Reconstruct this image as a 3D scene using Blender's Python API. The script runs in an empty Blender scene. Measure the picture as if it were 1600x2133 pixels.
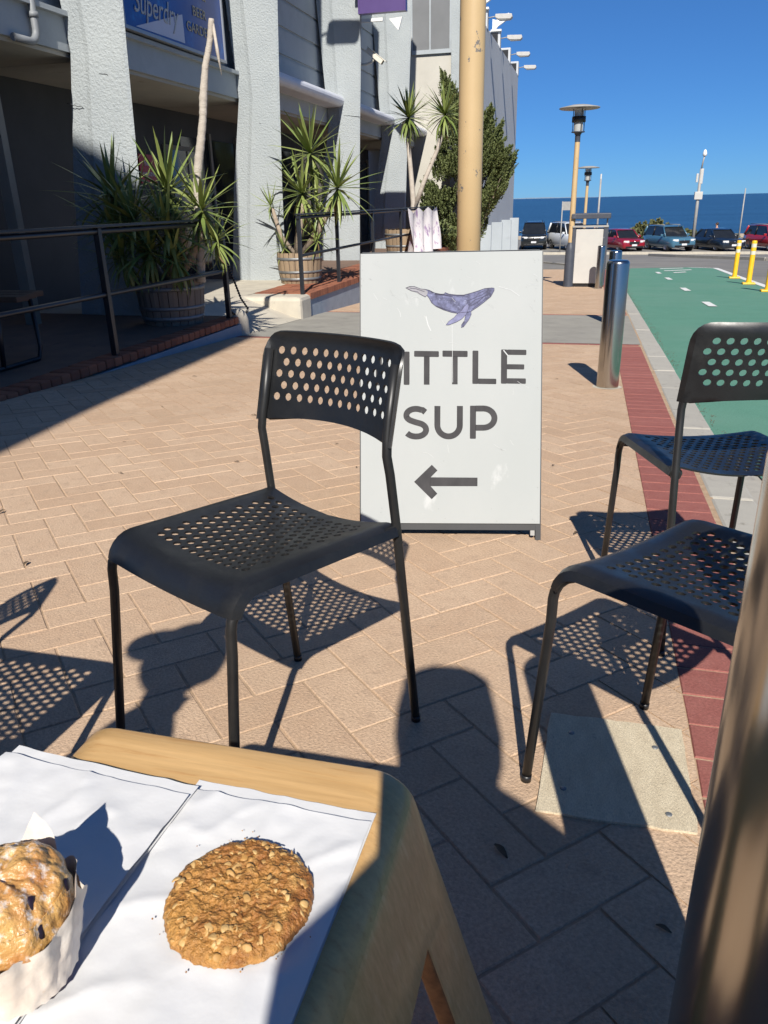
import bpy, bmesh, math, random
from mathutils import Vector, Matrix, Euler, noise, geometry
R = math.radians
rnd = random.Random(7)
sc = bpy.context.scene
col = sc.collection

# ------------------------------------------------------------------ camera
CAM_H = 0.95
SL = 0.046                       # the pavement falls towards the sea
_p, _r, _y = R(22.0), R(1.3), R(14.9)
_f = Vector((-math.sin(_y) * math.cos(_p), math.cos(_y) * math.cos(_p), -math.sin(_p)))
_rt = Vector((math.cos(_y), math.sin(_y), 0)); _up = _rt.cross(_f)
_R = _rt * math.cos(_r) - _up * math.sin(_r); _U = _up * math.cos(_r) + _rt * math.sin(_r)
cam = bpy.data.cameras.new('camera'); camo = bpy.data.objects.new('camera', cam); col.objects.link(camo)
camo.matrix_world = Matrix(((_R.x, _U.x, -_f.x, 0), (_R.y, _U.y, -_f.y, 0), (_R.z, _U.z, -_f.z, CAM_H), (0, 0, 0, 1)))
cam.sensor_fit = 'VERTICAL'; cam.sensor_height = 24.0; cam.lens = 18.0
cam.clip_start = 0.03; cam.clip_end = 60000
cam.dof.use_dof = True; cam.dof.focus_distance = 2.1; cam.dof.aperture_fstop = 22
sc.camera = camo

# ------------------------------------------------------------------ light
SUN_EL = R(40.0); SUN_HEAD = R(12.6)
to_sun = Vector((math.sin(SUN_HEAD) * math.cos(SUN_EL), -math.cos(SUN_HEAD) * math.cos(SUN_EL), math.sin(SUN_EL)))
world = bpy.data.worlds.new('World'); sc.world = world; world.use_nodes = True
wn = world.node_tree.nodes; wl = world.node_tree.links
sky = wn.new('ShaderNodeTexSky'); sky.sky_type = 'NISHITA'; sky.sun_disc = False
sky.sun_elevation = SUN_EL; sky.sun_rotation = math.atan2(to_sun.x, to_sun.y)
sky.air_density = 0.7; sky.dust_density = 0.0; sky.ozone_density = 10.0; sky.altitude = 0
bg = wn['Background']; bg.inputs['Strength'].default_value = 0.11
tint = wn.new('ShaderNodeMix'); tint.data_type = 'RGBA'; tint.blend_type = 'MULTIPLY'; tint.inputs[0].default_value = 1.0   # deep clear blue of a dry summer sky
tint.inputs[7].default_value = (0.36, 0.66, 0.97, 1); soft = wn.new('ShaderNodeGamma'); soft.inputs[1].default_value = 0.75
wl.new(sky.outputs[0], soft.inputs[0]); wl.new(soft.outputs[0], tint.inputs[6]); wl.new(tint.outputs[2], bg.inputs[0])
sun = bpy.data.lights.new('sun', 'SUN'); sun.energy = 5.0; sun.angle = R(0.53); sun.color = (1.0, 0.95, 0.87)
suno = bpy.data.objects.new('sun', sun); col.objects.link(suno)
suno.rotation_euler = to_sun.to_track_quat('Z', 'Y').to_euler(); suno.location = (3, -6, 8)
vs = sc.view_settings
vs.view_transform = 'Standard'; vs.look = 'None'; vs.gamma = 1.0; vs.exposure = 0.45; vs.use_curve_mapping = False
sc.render.engine = 'CYCLES'
sc.cycles.use_denoising = True
sc.cycles.max_bounces = 6; sc.cycles.diffuse_bounces = 3; sc.cycles.glossy_bounces = 3; sc.cycles.transmission_bounces = 4
sc.cycles.caustics_reflective = False; sc.cycles.caustics_refractive = False

# ------------------------------------------------------------------ helpers
def gz(y):
    return -SL * y if y < 57 else -SL * 57
TILT = -math.atan(SL)

def tag(o, label=None, cat=None, group=None, kind=None):
    if label: o['label'] = label
    if cat: o['category'] = cat
    if group: o['group'] = group
    if kind: o['kind'] = kind
    return o

def empty(name, loc=(0, 0, 0), rz=0.0, label=None, cat=None, group=None, tilt=False):
    o = bpy.data.objects.new(name, None); col.objects.link(o)
    o.empty_display_size = 0.1
    o.matrix_world = Matrix.Translation(loc) @ (Matrix.Rotation(TILT, 4, 'X') if tilt else Matrix.Identity(4)) @ Matrix.Rotation(rz, 4, 'Z')
    return tag(o, label, cat, group)

def put(name, mesh, mat=None, parent=None, loc=(0, 0, 0), rot=None):
    o = bpy.data.objects.new(name, mesh); col.objects.link(o)
    if mat is not None and len(mesh.materials) == 0: mesh.materials.append(mat)
    if parent is not None: o.parent = parent
    o.location = loc
    if rot is not None: o.rotation_euler = rot
    return o

def copy_tree(o, parent=None):
    c = o.copy(); col.objects.link(c); c.parent = parent
    for ch in list(o.children): copy_tree(ch, c)
    return c

class MB:
    """collects faces; build() links them as one mesh object"""
    def __init__(s): s.v = []; s.f = []; s.smooth = []
    def add(s, vs, fs, smooth=False):
        n = len(s.v); s.v += [tuple(p) for p in vs]
        for q in fs: s.f.append([i + n for i in q]); s.smooth.append(smooth)
        return s
    def box(s, x0, x1, y0, y1, z0, z1, ch=0.0):
        if ch <= 0:
            v = [(x0, y0, z0), (x1, y0, z0), (x1, y1, z0), (x0, y1, z0), (x0, y0, z1), (x1, y0, z1), (x1, y1, z1), (x0, y1, z1)]
            return s.add(v, [(0, 3, 2, 1), (4, 5, 6, 7), (0, 1, 5, 4), (1, 2, 6, 5), (2, 3, 7, 6), (3, 0, 4, 7)])
        bm = bmesh.new(); bmesh.ops.create_cube(bm, size=1)
        for q in bm.verts: q.co = Vector(((x0 + x1) / 2 + q.co.x * (x1 - x0), (y0 + y1) / 2 + q.co.y * (y1 - y0), (z0 + z1) / 2 + q.co.z * (z1 - z0)))
        bmesh.ops.bevel(bm, geom=bm.edges[:], offset=ch, segments=2, affect='EDGES', profile=0.5)
        s.bm(bm); return s
    def bm(s, bm, M=None, smooth=False):
        bm.verts.index_update()
        s.add([(M @ q.co) if M else q.co for q in bm.verts], [[q.index for q in f.verts] for f in bm.faces], smooth); bm.free(); return s
    def prism(s, poly, axis, a, b):
        """poly: 2d outline, extruded along axis ('x','y','z') from a to b"""
        n = len(poly)
        def P(p, t): return {'x': (t, p[0], p[1]), 'y': (p[0], t, p[1]), 'z': (p[0], p[1], t)}[axis]
        v = [P(p, a) for p in poly] + [P(p, b) for p in poly]
        fs = [[i, (i + 1) % n, n + (i + 1) % n, n + i] for i in range(n)] + [list(range(n))[::-1], [n + i for i in range(n)]]
        return s.add(v, fs)
    def tube(s, pts, r, seg=12, cap=True, smooth=True):
        pts = [Vector(p) for p in pts]; n = len(pts)
        rs = r if isinstance(r, (list, tuple)) else [r] * n
        v = []; f = []; ref = None
        for i, p in enumerate(pts):
            t = (pts[min(i + 1, n - 1)] - pts[max(i - 1, 0)]).normalized()
            if ref is None: ref = Vector((0, 0, 1)) if abs(t.z) < 0.9 else Vector((1, 0, 0))
            a = t.cross(ref).normalized(); b = t.cross(a).normalized(); ref = (-b) if False else ref - t * ref.dot(t)
            if ref.length < 1e-4: ref = Vector((1, 0, 0))
            ref.normalize(); a = t.cross(ref).normalized(); b = a.cross(t).normalized()
            for k in range(seg):
                w = 2 * math.pi * k / seg; v.append(p + (a * math.cos(w) + b * math.sin(w)) * rs[i])
        for i in range(n - 1):
            for k in range(seg):
                f.append((i * seg + k, i * seg + (k + 1) % seg, (i + 1) * seg + (k + 1) % seg, (i + 1) * seg + k))
        s.add(v, f, smooth)
        if cap:
            m = len(s.v) - len(v)
            s.f.append([m + k for k in range(seg)][::-1]); s.smooth.append(False)
            s.f.append([m + (n - 1) * seg + k for k in range(seg)]); s.smooth.append(False)
        return s
    def lathe(s, prof, seg=24, c=(0, 0, 0), smooth=True, a0=0.0, a1=2 * math.pi):
        full = abs(a1 - a0 - 2 * math.pi) < 1e-6; m = seg if full else seg + 1
        v = []; f = []
        for r_, z in prof:
            for k in range(m):
                w = a0 + (a1 - a0) * k / seg; v.append((c[0] + r_ * math.cos(w), c[1] + r_ * math.sin(w), c[2] + z))
        for i in range(len(prof) - 1):
            for k in range(m if full else m - 1):
                k2 = (k + 1) % m
                f.append((i * m + k, i * m + k2, (i + 1) * m + k2, (i + 1) * m + k))
        return s.add(v, f, smooth)
    def grid(s, nu, nv, fn, smooth=True):
        v = [fn(i / nu, j / nv) for j in range(nv + 1) for i in range(nu + 1)]
        f = [(j * (nu + 1) + i, j * (nu + 1) + i + 1, (j + 1) * (nu + 1) + i + 1, (j + 1) * (nu + 1) + i) for j in range(nv) for i in range(nu)]
        return s.add(v, f, smooth)
    def mesh(s, name):
        me = bpy.data.meshes.new(name); me.from_pydata(s.v, [], s.f)
        me.polygons.foreach_set('use_smooth', s.smooth); me.update(); return me
    def build(s, name, mat=None, parent=None, loc=(0, 0, 0), rot=None, bevel=0, solid=0):
        o = put(name, s.mesh(name), mat, parent, loc, rot)
        if solid:
            m = o.modifiers.new('thick', 'SOLIDIFY'); m.thickness = solid; m.offset = 0; es = o.modifiers.new('rim', 'EDGE_SPLIT'); es.split_angle = R(42)
        if bevel:
            m = o.modifiers.new('edge', 'BEVEL'); m.width = bevel; m.segments = 2; m.limit_method = 'ANGLE'; m.angle_limit = R(40)
        return o

def arc(c, r, a0, a1, n, plane='yz', fixed=0.0):
    out = []
    for i in range(n + 1):
        a = R(a0 + (a1 - a0) * i / n); p, q = c[0] + r * math.cos(a), c[1] + r * math.sin(a)
        out.append((fixed, p, q) if plane == 'yz' else (p, fixed, q) if plane == 'xz' else (p, q, fixed))
    return out

# ------------------------------------------------------------------ materials
def srgb(r, g, b):
    return tuple(((c / 255) / 12.92 if c / 255 < 0.04045 else ((c / 255 + 0.055) / 1.055) ** 2.4) for c in (r, g, b))
MATS = {}
def mat(name, c1, c2=None, scale=8.0, rough=0.6, metal=0.0, bump=0.0, bscale=60.0, spec=0.5, stretch=(1, 1, 1), island=0.0,
        contrast=(0.35, 0.65), detail=6, c3=None, s3=3.0, k3=(0.6, 0.7), coat=0.0, trans=0.0, bdist=0.01, sub=0.0, rvar=0.0, island_c=None, c4=None, s4=0.8, k4=(.5, .75), a4=0.6, fine=0.0, fs=180.0):
    """procedural surface: two noise-mixed colours, optional stain colour, optional colour per piece, fine relief"""
    m = bpy.data.materials.new(name); m.use_nodes = True; MATS[name] = m
    nt = m.node_tree; N = nt.nodes; L = nt.links; b = N['Principled BSDF']
    tc = N.new('ShaderNodeTexCoord'); mp = N.new('ShaderNodeMapping'); mp.inputs['Scale'].default_value = stretch
    L.new(tc.outputs['Object'], mp.inputs[0]); vec = mp.outputs[0]
    if island:
        # pieces that share a mesh: shift the pattern piece by piece
        oi = N.new('ShaderNodeObjectInfo'); ge = N.new('ShaderNodeNewGeometry')
        ad = N.new('ShaderNodeMath'); ad.operation = 'ADD'; L.new(oi.outputs['Random'], ad.inputs[0]); L.new(ge.outputs['Random Per Island'], ad.inputs[1])
        fr = N.new('ShaderNodeMath'); fr.operation = 'FRACT'; L.new(ad.outputs[0], fr.inputs[0])
        sh = N.new('ShaderNodeVectorMath'); sh.operation = 'MULTIPLY_ADD'; L.new(vec, sh.inputs[0]); sh.inputs[1].default_value = (1, 1, 1)
        cb = N.new('ShaderNodeCombineXYZ'); ml = N.new('ShaderNodeMath'); ml.operation = 'MULTIPLY'; ml.inputs[1].default_value = 37.0
        L.new(fr.outputs[0], ml.inputs[0]); L.new(ml.outputs[0], cb.inputs[0]); L.new(ml.outputs[0], cb.inputs[1]); L.new(cb.outputs[0], sh.inputs[2]); vec = sh.outputs[0]
    def nz(sc_, det=detail, rg=0.6):
        n = N.new('ShaderNodeTexNoise'); n.inputs['Scale'].default_value = sc_; n.inputs['Detail'].default_value = det; n.inputs['Roughness'].default_value = rg
        L.new(vec, n.inputs['Vector']); return n
    def ramp(src, lo, hi, ca, cb_):
        r_ = N.new('ShaderNodeValToRGB'); r_.color_ramp.elements[0].position = lo; r_.color_ramp.elements[1].position = hi
        r_.color_ramp.elements[0].color = (*ca, 1); r_.color_ramp.elements[1].color = (*cb_, 1); L.new(src, r_.inputs[0]); return r_.outputs[0]
    c2 = c2 or tuple(x * 0.85 for x in c1)
    out = ramp(nz(scale).outputs['Fac'], contrast[0], contrast[1], c1, c2)
    def mix(a, b_, fac, mode='MIX'):
        mx = N.new('ShaderNodeMix'); mx.data_type = 'RGBA'; mx.blend_type = mode
        if isinstance(fac, float): mx.inputs[0].default_value = fac
        else: L.new(fac, mx.inputs[0])
        for sck, val in ((6, a), (7, b_)):
            if isinstance(val, tuple): mx.inputs[sck].default_value = (*val, 1)
            else: L.new(val, mx.inputs[sck])
        return mx.outputs[2]
    if island:
        ic = island_c or (tuple(min(1, x * (1 + island)) for x in c1), tuple(x * (1 - island) for x in c1))
        rc = N.new('ShaderNodeValToRGB'); rc.color_ramp.elements[0].color = (*ic[0], 1); rc.color_ramp.elements[1].color = (*ic[1], 1); L.new(fr.outputs[0], rc.inputs[0])
        out = mix(out, rc.outputs[0], 0.55)
    if c3:
        mk = ramp(nz(s3, 8, 0.68).outputs['Fac'], k3[0], k3[1], (0, 0, 0), (1, 1, 1))
        out = mix(out, c3, mk)
    if fine:
        fm = ramp(nz(fs, 3, .7).outputs['Fac'], .34, .66, (1 - fine,) * 3, (1 + fine * .6,) * 3); out = mix(out, fm, 1.0, 'MULTIPLY')
    if c4:                       # broad stains that run across neighbouring pieces
        gp = N.new('ShaderNodeNewGeometry'); n4 = N.new('ShaderNodeTexNoise'); n4.inputs['Scale'].default_value = s4; n4.inputs['Detail'].default_value = 7; n4.inputs['Roughness'].default_value = .6
        L.new(gp.outputs['Position'], n4.inputs['Vector']); mk = ramp(n4.outputs['Fac'], k4[0], k4[1], (0, 0, 0), (a4, a4, a4)); out = mix(out, c4, mk)
    L.new(out, b.inputs['Base Color'])
    b.inputs['Roughness'].default_value = rough; b.inputs['Metallic'].default_value = metal
    b.inputs['Specular IOR Level'].default_value = spec; b.inputs['Coat Weight'].default_value = coat; b.inputs['Coat Roughness'].default_value = 0.05
    b.inputs['Transmission Weight'].default_value = trans
    if sub: b.inputs['Subsurface Weight'].default_value = sub; b.inputs['Subsurface Radius'].default_value = (0.01, 0.006, 0.003)
    if rvar:
        rr = N.new('ShaderNodeMapRange'); L.new(nz(scale * 3).outputs['Fac'], rr.inputs[0]); rr.inputs[1].default_value = 0.3; rr.inputs[2].default_value = 0.7
        rr.inputs[3].default_value = rough - rvar; rr.inputs[4].default_value = rough + rvar; L.new(rr.outputs[0], b.inputs['Roughness'])
    if bump:
        bp = N.new('ShaderNodeBump'); bp.inputs['Strength'].default_value = bump; bp.inputs['Distance'].default_value = bdist
        L.new(nz(bscale, 4).outputs['Fac'], bp.inputs['Height']); L.new(bp.outputs[0], b.inputs['Normal'])
    return m

M = {}
M['paver'] = mat('paver', (.505, .352, .235), (.565, .415, .285), 15, 0.85, bump=0.8, bscale=170, island=0.12, bdist=0.004,
                 island_c=((.57, .41, .28), (.46, .305, .195)), c3=(.41, .29, .20), s3=24, k3=(.53, .72), c4=(.40, .28, .185), s4=1.7, k4=(.48, .76), a4=.65, spec=0.3, fine=.20, fs=150)
M['red_paver'] = mat('red_paver', (.27, .095, .078), (.34, .14, .115), 22, 0.85, bump=0.5, bscale=260, island=0.12, bdist=0.004,
                     island_c=((.31, .11, .09), (.25, .08, .065)), c3=(.46, .28, .22), s3=40, k3=(.66, .72), spec=0.3, fine=.22, fs=160)
M['sand_joint'] = mat('sand_joint', (.49, .35, .235), (.36, .255, .165), 30, 0.95, bump=0.4, bscale=400, spec=0.1)
M['concrete'] = mat('concrete', (.40, .375, .325), (.33, .31, .27), 5, 0.9, bump=0.25, bscale=150, c3=(.27, .25, .22), s3=9, k3=(.58, .7), spec=0.25)
M['band'] = mat('band', (.31, .295, .255), (.26, .245, .215), 2.5, 0.9, bump=0.2, bscale=200, c3=(.22, .21, .185), s3=4, k3=(.56, .7), spec=0.25)
M['pale_concrete'] = mat('pale_concrete', (.52, .475, .385), (.44, .40, .33), 4, 0.9, bump=0.25, bscale=140, c3=(.36, .33, .27), s3=6, k3=(.58, .7), spec=0.25)
M['pad'] = mat('pad', (.68, .585, .42), (.58, .49, .345), 18, 0.9, fine=.2, fs=200, bump=0.7, bscale=320, c3=(.36, .31, .23), s3=26, k3=(.62, .70), stretch=(2.2, .8, 1), spec=0.25, bdist=0.004)
M['kerb'] = mat('kerb', (.40, .38, .33), (.33, .31, .275), 8, 0.9, bump=0.3, bscale=160, c3=(.24, .225, .19), s3=14, k3=(.58, .7), island=0.06, spec=0.25)
M['green'] = mat('green', (.095, .235, .165), (.108, .255, .182), 3, 0.8, c4=(.15, .26, .20), s4=.6, k4=(.48, .8), a4=.6, fine=.18, fs=120, bump=0.35, bscale=300, c3=(.26, .32, .26), s3=90, k3=(.70, .76), spec=0.3, bdist=0.004)
M['asphalt'] = mat('asphalt', (.20, .19, .175), (.165, .158, .148), 0.8, 0.9, bump=0.3, bscale=220, c3=(.24, .23, .205), s3=0.25, k3=(.5, .7), spec=0.25)
M['road_white'] = mat('road_white', (.74, .74, .71), (.60, .60, .57), 14, 0.8, c3=(.34, .36, .32), s3=30, k3=(.6, .7))
M['sand'] = mat('sand', (.50, .40, .28), (.42, .33, .22), 0.6, 0.95)
M['render'] = mat('render', (.385, .415, .42), (.345, .375, .385), 1.6, 0.85, bump=0.8, bscale=42, bdist=0.02, c3=(.30, .325, .33), s3=1.3, k3=(.58, .75), spec=0.25)
M['render_flat'] = mat('render_flat', (.38, .41, .43), (.34, .37, .39), 1.2, 0.8, bump=0.2, bscale=40, c3=(.29, .315, .33), s3=1.1, k3=(.55, .72), spec=0.3)
M['render_white'] = mat('render_white', (.50, .48, .425), (.45, .43, .38), 1.2, 0.85, bump=0.2, bscale=60, c3=(.38, .36, .31), s3=1.5, k3=(.58, .75), spec=0.25)
M['render_wing'] = mat('render_wing', (.50, .515, .525), (.46, .475, .49), .5, 0.85, bump=0.15, bscale=20, spec=0.25)
M['awning'] = mat('awning', (.62, .63, .67), (.55, .56, .61), 3, 0.5)
M['soffit'] = mat('soffit', (.42, .39, .34), (.36, .34, .30), 2, 0.85, c3=(.30, .27, .22), s3=3)
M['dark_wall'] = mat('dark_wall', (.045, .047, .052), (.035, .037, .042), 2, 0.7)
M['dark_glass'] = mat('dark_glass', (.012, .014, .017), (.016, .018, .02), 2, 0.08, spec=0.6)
M['win_grey'] = mat('win_grey', (.20, .205, .21), (.17, .175, .18), 1.2, 0.25, spec=0.5)
M['steel'] = mat('steel', (.46, .445, .41), (.45, .435, .40), 6, 0.20, metal=1.0, bump=0.025, bscale=90, stretch=(14, 14, .15), bdist=0.001)
M['black_paint'] = mat('black_paint', (.012, .014, .018), (.018, .020, .025), 20, 0.38, c3=(.16, .165, .175), s3=55, k3=(.74, .78), spec=0.5)
M['chair_tube'] = mat('chair_tube', (.0125, .0125, .013), (.019, .019, .019), 18, 0.42, c3=(.10, .095, .09), s3=60, k3=(.75, .79), spec=0.5)
M['chair_plastic'] = mat('chair_plastic', (.0088, .0095, .0108), (.0135, .0143, .0158), 7, 0.40, fine=.3, fs=400, bump=0.12, bscale=900, bdist=0.001, spec=0.5, rvar=0.10, c3=(.024, .025, .026), s3=9, k3=(.6, .74))
M['cream_paint'] = mat('cream_paint', (.52, .375, .20), (.47, .335, .175), 2.5, 0.5, c3=(.17, .155, .14), s3=13, k3=(.635, .65), spec=0.45, detail=9)
M['lamp_base'] = mat('lamp_base', (.040, .047, .065), (.055, .062, .08), 8, 0.5, c3=(.32, .34, .38), s3=9, k3=(.66, .7))
M['lamp_grey'] = mat('lamp_grey', (.33, .32, .30), (.27, .265, .25), 6, 0.5)
M['lamp_glass'] = mat('lamp_glass', (.60, .60, .56), (.50, .50, .47), 6, 0.2, trans=0.3)
M['yellow'] = mat('yellow', (.80, .46, .015), (.74, .41, .012), 8, 0.45, c3=(.45, .27, .05), s3=12, k3=(.66, .72))
M['reflect_band'] = mat('reflect_band', (.66, .62, .50), (.6, .56, .46), 20, 0.35)
M['white_panel'] = mat('white_panel', (.50, .485, .45), (.45, .435, .405), 2, 0.45, c3=(.38, .365, .335), s3=3, k3=(.56, .74))
M['white_paint'] = mat('white_paint', (.74, .74, .72), (.68, .68, .66), 4, 0.5)
M['cctv'] = mat('cctv', (.70, .66, .56), (.64, .60, .51), 10, 0.45)
M['purple_sign'] = mat('purple_sign', (.085, .055, .165), (.10, .066, .19), 2, 0.3)
M['blue_sign'] = mat('blue_sign', (.012, .055, .26), (.014, .075, .32), 1.6, 0.28, c3=(.02, .16, .48), s3=4, k3=(.56, .72))
M['sign_frame'] = mat('sign_frame', (.34, .36, .39), (.30, .32, .35), 6, 0.4, metal=0.4)
M['sign_lilac'] = mat('sign_lilac', (.50, .50, .60), (.46, .46, .57), 3, 0.35)
M['sign_beige'] = mat('sign_beige', (.42, .36, .25), (.38, .33, .23), 6, 0.45)
M['sign_silver'] = mat('sign_silver', (.45, .44, .42), (.36, .35, .34), 8, 0.35)
M['red_sign'] = mat('red_sign', (.36, .012, .02), (.32, .012, .02), 5, 0.4)
M['brick'] = mat('brick', (.30, .115, .065), (.24, .09, .05), 10, 0.9, bump=0.5, bscale=120, island=0.25, island_c=((.37, .15, .085), (.16, .065, .045)), bdist=0.004, spec=0.25)
M['terrace'] = mat('terrace', (.20, .135, .10), (.16, .11, .085), 4, 0.9, bump=0.3, bscale=120, c3=(.11, .08, .065), s3=6, spec=0.25)
M['blue_kerb'] = mat('blue_kerb', (.29, .33, .38), (.25, .285, .33), 5, 0.85, bump=0.4, bscale=60, c3=(.17, .22, .28), s3=8, spec=0.25)
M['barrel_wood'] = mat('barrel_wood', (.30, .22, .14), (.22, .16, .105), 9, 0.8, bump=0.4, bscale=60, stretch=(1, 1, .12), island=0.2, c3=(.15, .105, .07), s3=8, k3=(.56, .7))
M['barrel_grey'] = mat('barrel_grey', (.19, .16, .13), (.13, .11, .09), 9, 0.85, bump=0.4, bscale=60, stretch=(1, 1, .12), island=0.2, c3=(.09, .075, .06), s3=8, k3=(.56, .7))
M['hoop'] = mat('hoop', (.25, .27, .28), (.20, .20, .20), 14, 0.55, metal=0.6, c3=(.16, .09, .05), s3=12, k3=(.6, .7))
M['soil'] = mat('soil', (.05, .035, .025), (.07, .05, .035), 30, 0.95, bump=0.6, bscale=80)
M['yucca'] = mat('yucca', (.15, .20, .045), (.20, .25, .065), 2, 0.42, island=0.3, island_c=((.30, .33, .11), (.09, .14, .035)), spec=0.5)
M['yucca_dry'] = mat('yucca_dry', (.25, .17, .085), (.18, .12, .06), 4, 0.8)
M['bark'] = mat('bark', (.36, .29, .22), (.26, .205, .155), 5, 0.9, bump=0.6, bscale=34, stretch=(1, 1, 2.5), c3=(.15, .115, .085), s3=10, k3=(.6, .7))
M['bare_stem'] = mat('bare_stem', (.50, .45, .385), (.40, .35, .295), 7, 0.85, bump=0.5, bscale=42, stretch=(1, 1, 2.2), c3=(.20, .155, .12), s3=8, k3=(.63, .70))
M['juniper'] = mat('juniper', (.095, .125, .035), (.14, .17, .055), 3, 0.7, island=0.35, island_c=((.19, .21, .075), (.055, .08, .024)))
M['shrub'] = mat('shrub', (.12, .125, .045), (.08, .09, .03), 3, 0.8, island=0.3)
M['cloth'] = mat('cloth', (.74, .71, .70), (.64, .60, .61), 6, 0.9, c3=(.34, .24, .38), s3=4.5, k3=(.55, .62), stretch=(2, 2, 1))
M['sign_white'] = mat('sign_white', (.37, .382, .375), (.345, .362, .356), 3, 0.6, c3=(.44, .45, .445), s3=7, k3=(.62, .70), spec=0.15, stretch=(1, 1, .5))
M['sign_edge'] = mat('sign_edge', (.012, .0125, .014), (.018, .018, .02), 8, 0.5)
M['letter'] = mat('letter', (.046, .045, .047), (.062, .060, .062), 30, 0.75, spec=0.1, c3=(.16, .16, .16), s3=60, k3=(.66, .76), stretch=(1, 1, .35))
M['whale'] = mat('whale', (.17, .178, .29), (.075, .075, .115), 34, 0.75, spec=0.1, contrast=(.38, .62), c3=(.26, .275, .40), s3=70, k3=(.56, .68), detail=8)
M['whale_line'] = mat('whale_line', (.060, .055, .085), (.09, .085, .12), 60, 0.8, spec=0.1)
M['whale_pale'] = mat('whale_pale', (.235, .24, .37), (.15, .15, .24), 40, 0.8, spec=0.1)
M['ply'] = mat('ply', (.52, .315, .125), (.60, .375, .16), 16, 0.36, stretch=(.22, 4, 4), bump=0.08, bscale=60, c3=(.44, .245, .09), s3=30, k3=(.54, .66), fine=.10, fs=60, spec=0.5, coat=0.15, bdist=0.002)
M['ply_leg'] = mat('ply_leg', (.68, .42, .18), (.56, .33, .13), 22, 0.36, stretch=(9, 9, .35), bump=0.10, bscale=50, c3=(.72, .48, .23), s3=9, k3=(.56, .70), spec=0.5, coat=0.1, bdist=0.002)
M['ply_edge'] = mat('ply_edge', (.30, .15, .06), (.16, .075, .03), 60, 0.6, stretch=(1, 1, 1))
M['paper'] = mat('paper', (.635, .63, .62), (.60, .60, .60), 6, 0.55, bump=0.22, bscale=22, bdist=0.004, sub=0.0, spec=0.3)
M['parchment'] = mat('parchment', (.74, .70, .645), (.66, .57, .48), 14, 0.5, bump=0.5, bscale=30, bdist=0.004, c3=(.50, .29, .13), s3=22, k3=(.64, .74))
M['cookie'] = mat('cookie', (.47, .235, .058), (.29, .108, .022), 30, 0.5, bump=1.0, bscale=160, bdist=0.006, fine=.25, fs=260, c3=(.50, .27, .075), s3=40, k3=(.55, .68), sub=0.0)
M['oat'] = mat('oat', (.52, .31, .10), (.42, .22, .06), 40, 0.55, island=0.25, island_c=((.62, .43, .19), (.38, .18, .042)), bump=0.3, bscale=300, bdist=0.002)
M['muffin'] = mat('muffin', (.60, .37, .125), (.38, .145, .04), 26, 0.34, bump=0.6, bscale=150, bdist=0.005, contrast=(.36, .62), c3=(.72, .67, .62), s3=120, k3=(.52, .66), spec=0.6)
M['berry'] = mat('berry', (.010, .007, .014), (.022, .012, .026), 30, 0.4)
M['tyre'] = mat('tyre', (.014, .014, .015), (.02, .02, .02), 10, 0.8)
M['rim'] = mat('rim', (.42, .42, .43), (.30, .30, .31), 10, 0.3, metal=0.8)
M['headlight'] = mat('headlight', (.72, .72, .70), (.6, .6, .6), 10, 0.08, spec=0.8)
M['plate'] = mat('plate', (.66, .67, .66), (.6, .6, .6), 10, 0.4)
M['black_trim'] = mat('black_trim', (.010, .010, .011), (.014, .014, .015), 10, 0.4)
M['chrome'] = mat('chrome', (.6, .6, .6), (.5, .5, .5), 10, 0.15, metal=1.0)
for n_, c_ in (('black', (.010, .012, .012)), ('white', (.66, .68, .68)), ('crimson', (.24, .006, .016)), ('blue', (.050, .135, .20)), ('navy', (.008, .014, .024)), ('scarlet', (.36, .008, .012))):
    M['car_' + n_] = mat('car_' + n_, c_, tuple(x * .95 for x in c_), 2, 0.28, coat=1.0, spec=0.5)
M['skin'] = mat('skin', (.46, .26, .17), (.42, .23, .15), 8, 0.5)
M['hair'] = mat('hair', (.03, .02, .014), (.05, .033, .02), 20, 0.6)
M['dark_cloth'] = mat('dark_cloth', (.03, .035, .05), (.045, .05, .065), 10, 0.9)
M['grey_cloth'] = mat('grey_cloth', (.22, .22, .23), (.18, .18, .19), 10, 0.9)
M['bench_wood'] = mat('bench_wood', (.07, .045, .03), (.10, .065, .04), 9, 0.8, stretch=(1, .15, 1))
M['dead_leaf'] = mat('dead_leaf', (.13, .085, .045), (.08, .055, .035), 40, 0.8)
M['pipe'] = mat('pipe', (.22, .235, .245), (.19, .20, .21), 6, 0.55)
M['door_frame'] = mat('door_frame', (.24, .22, .18), (.20, .19, .16), 4, 0.7)

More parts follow.
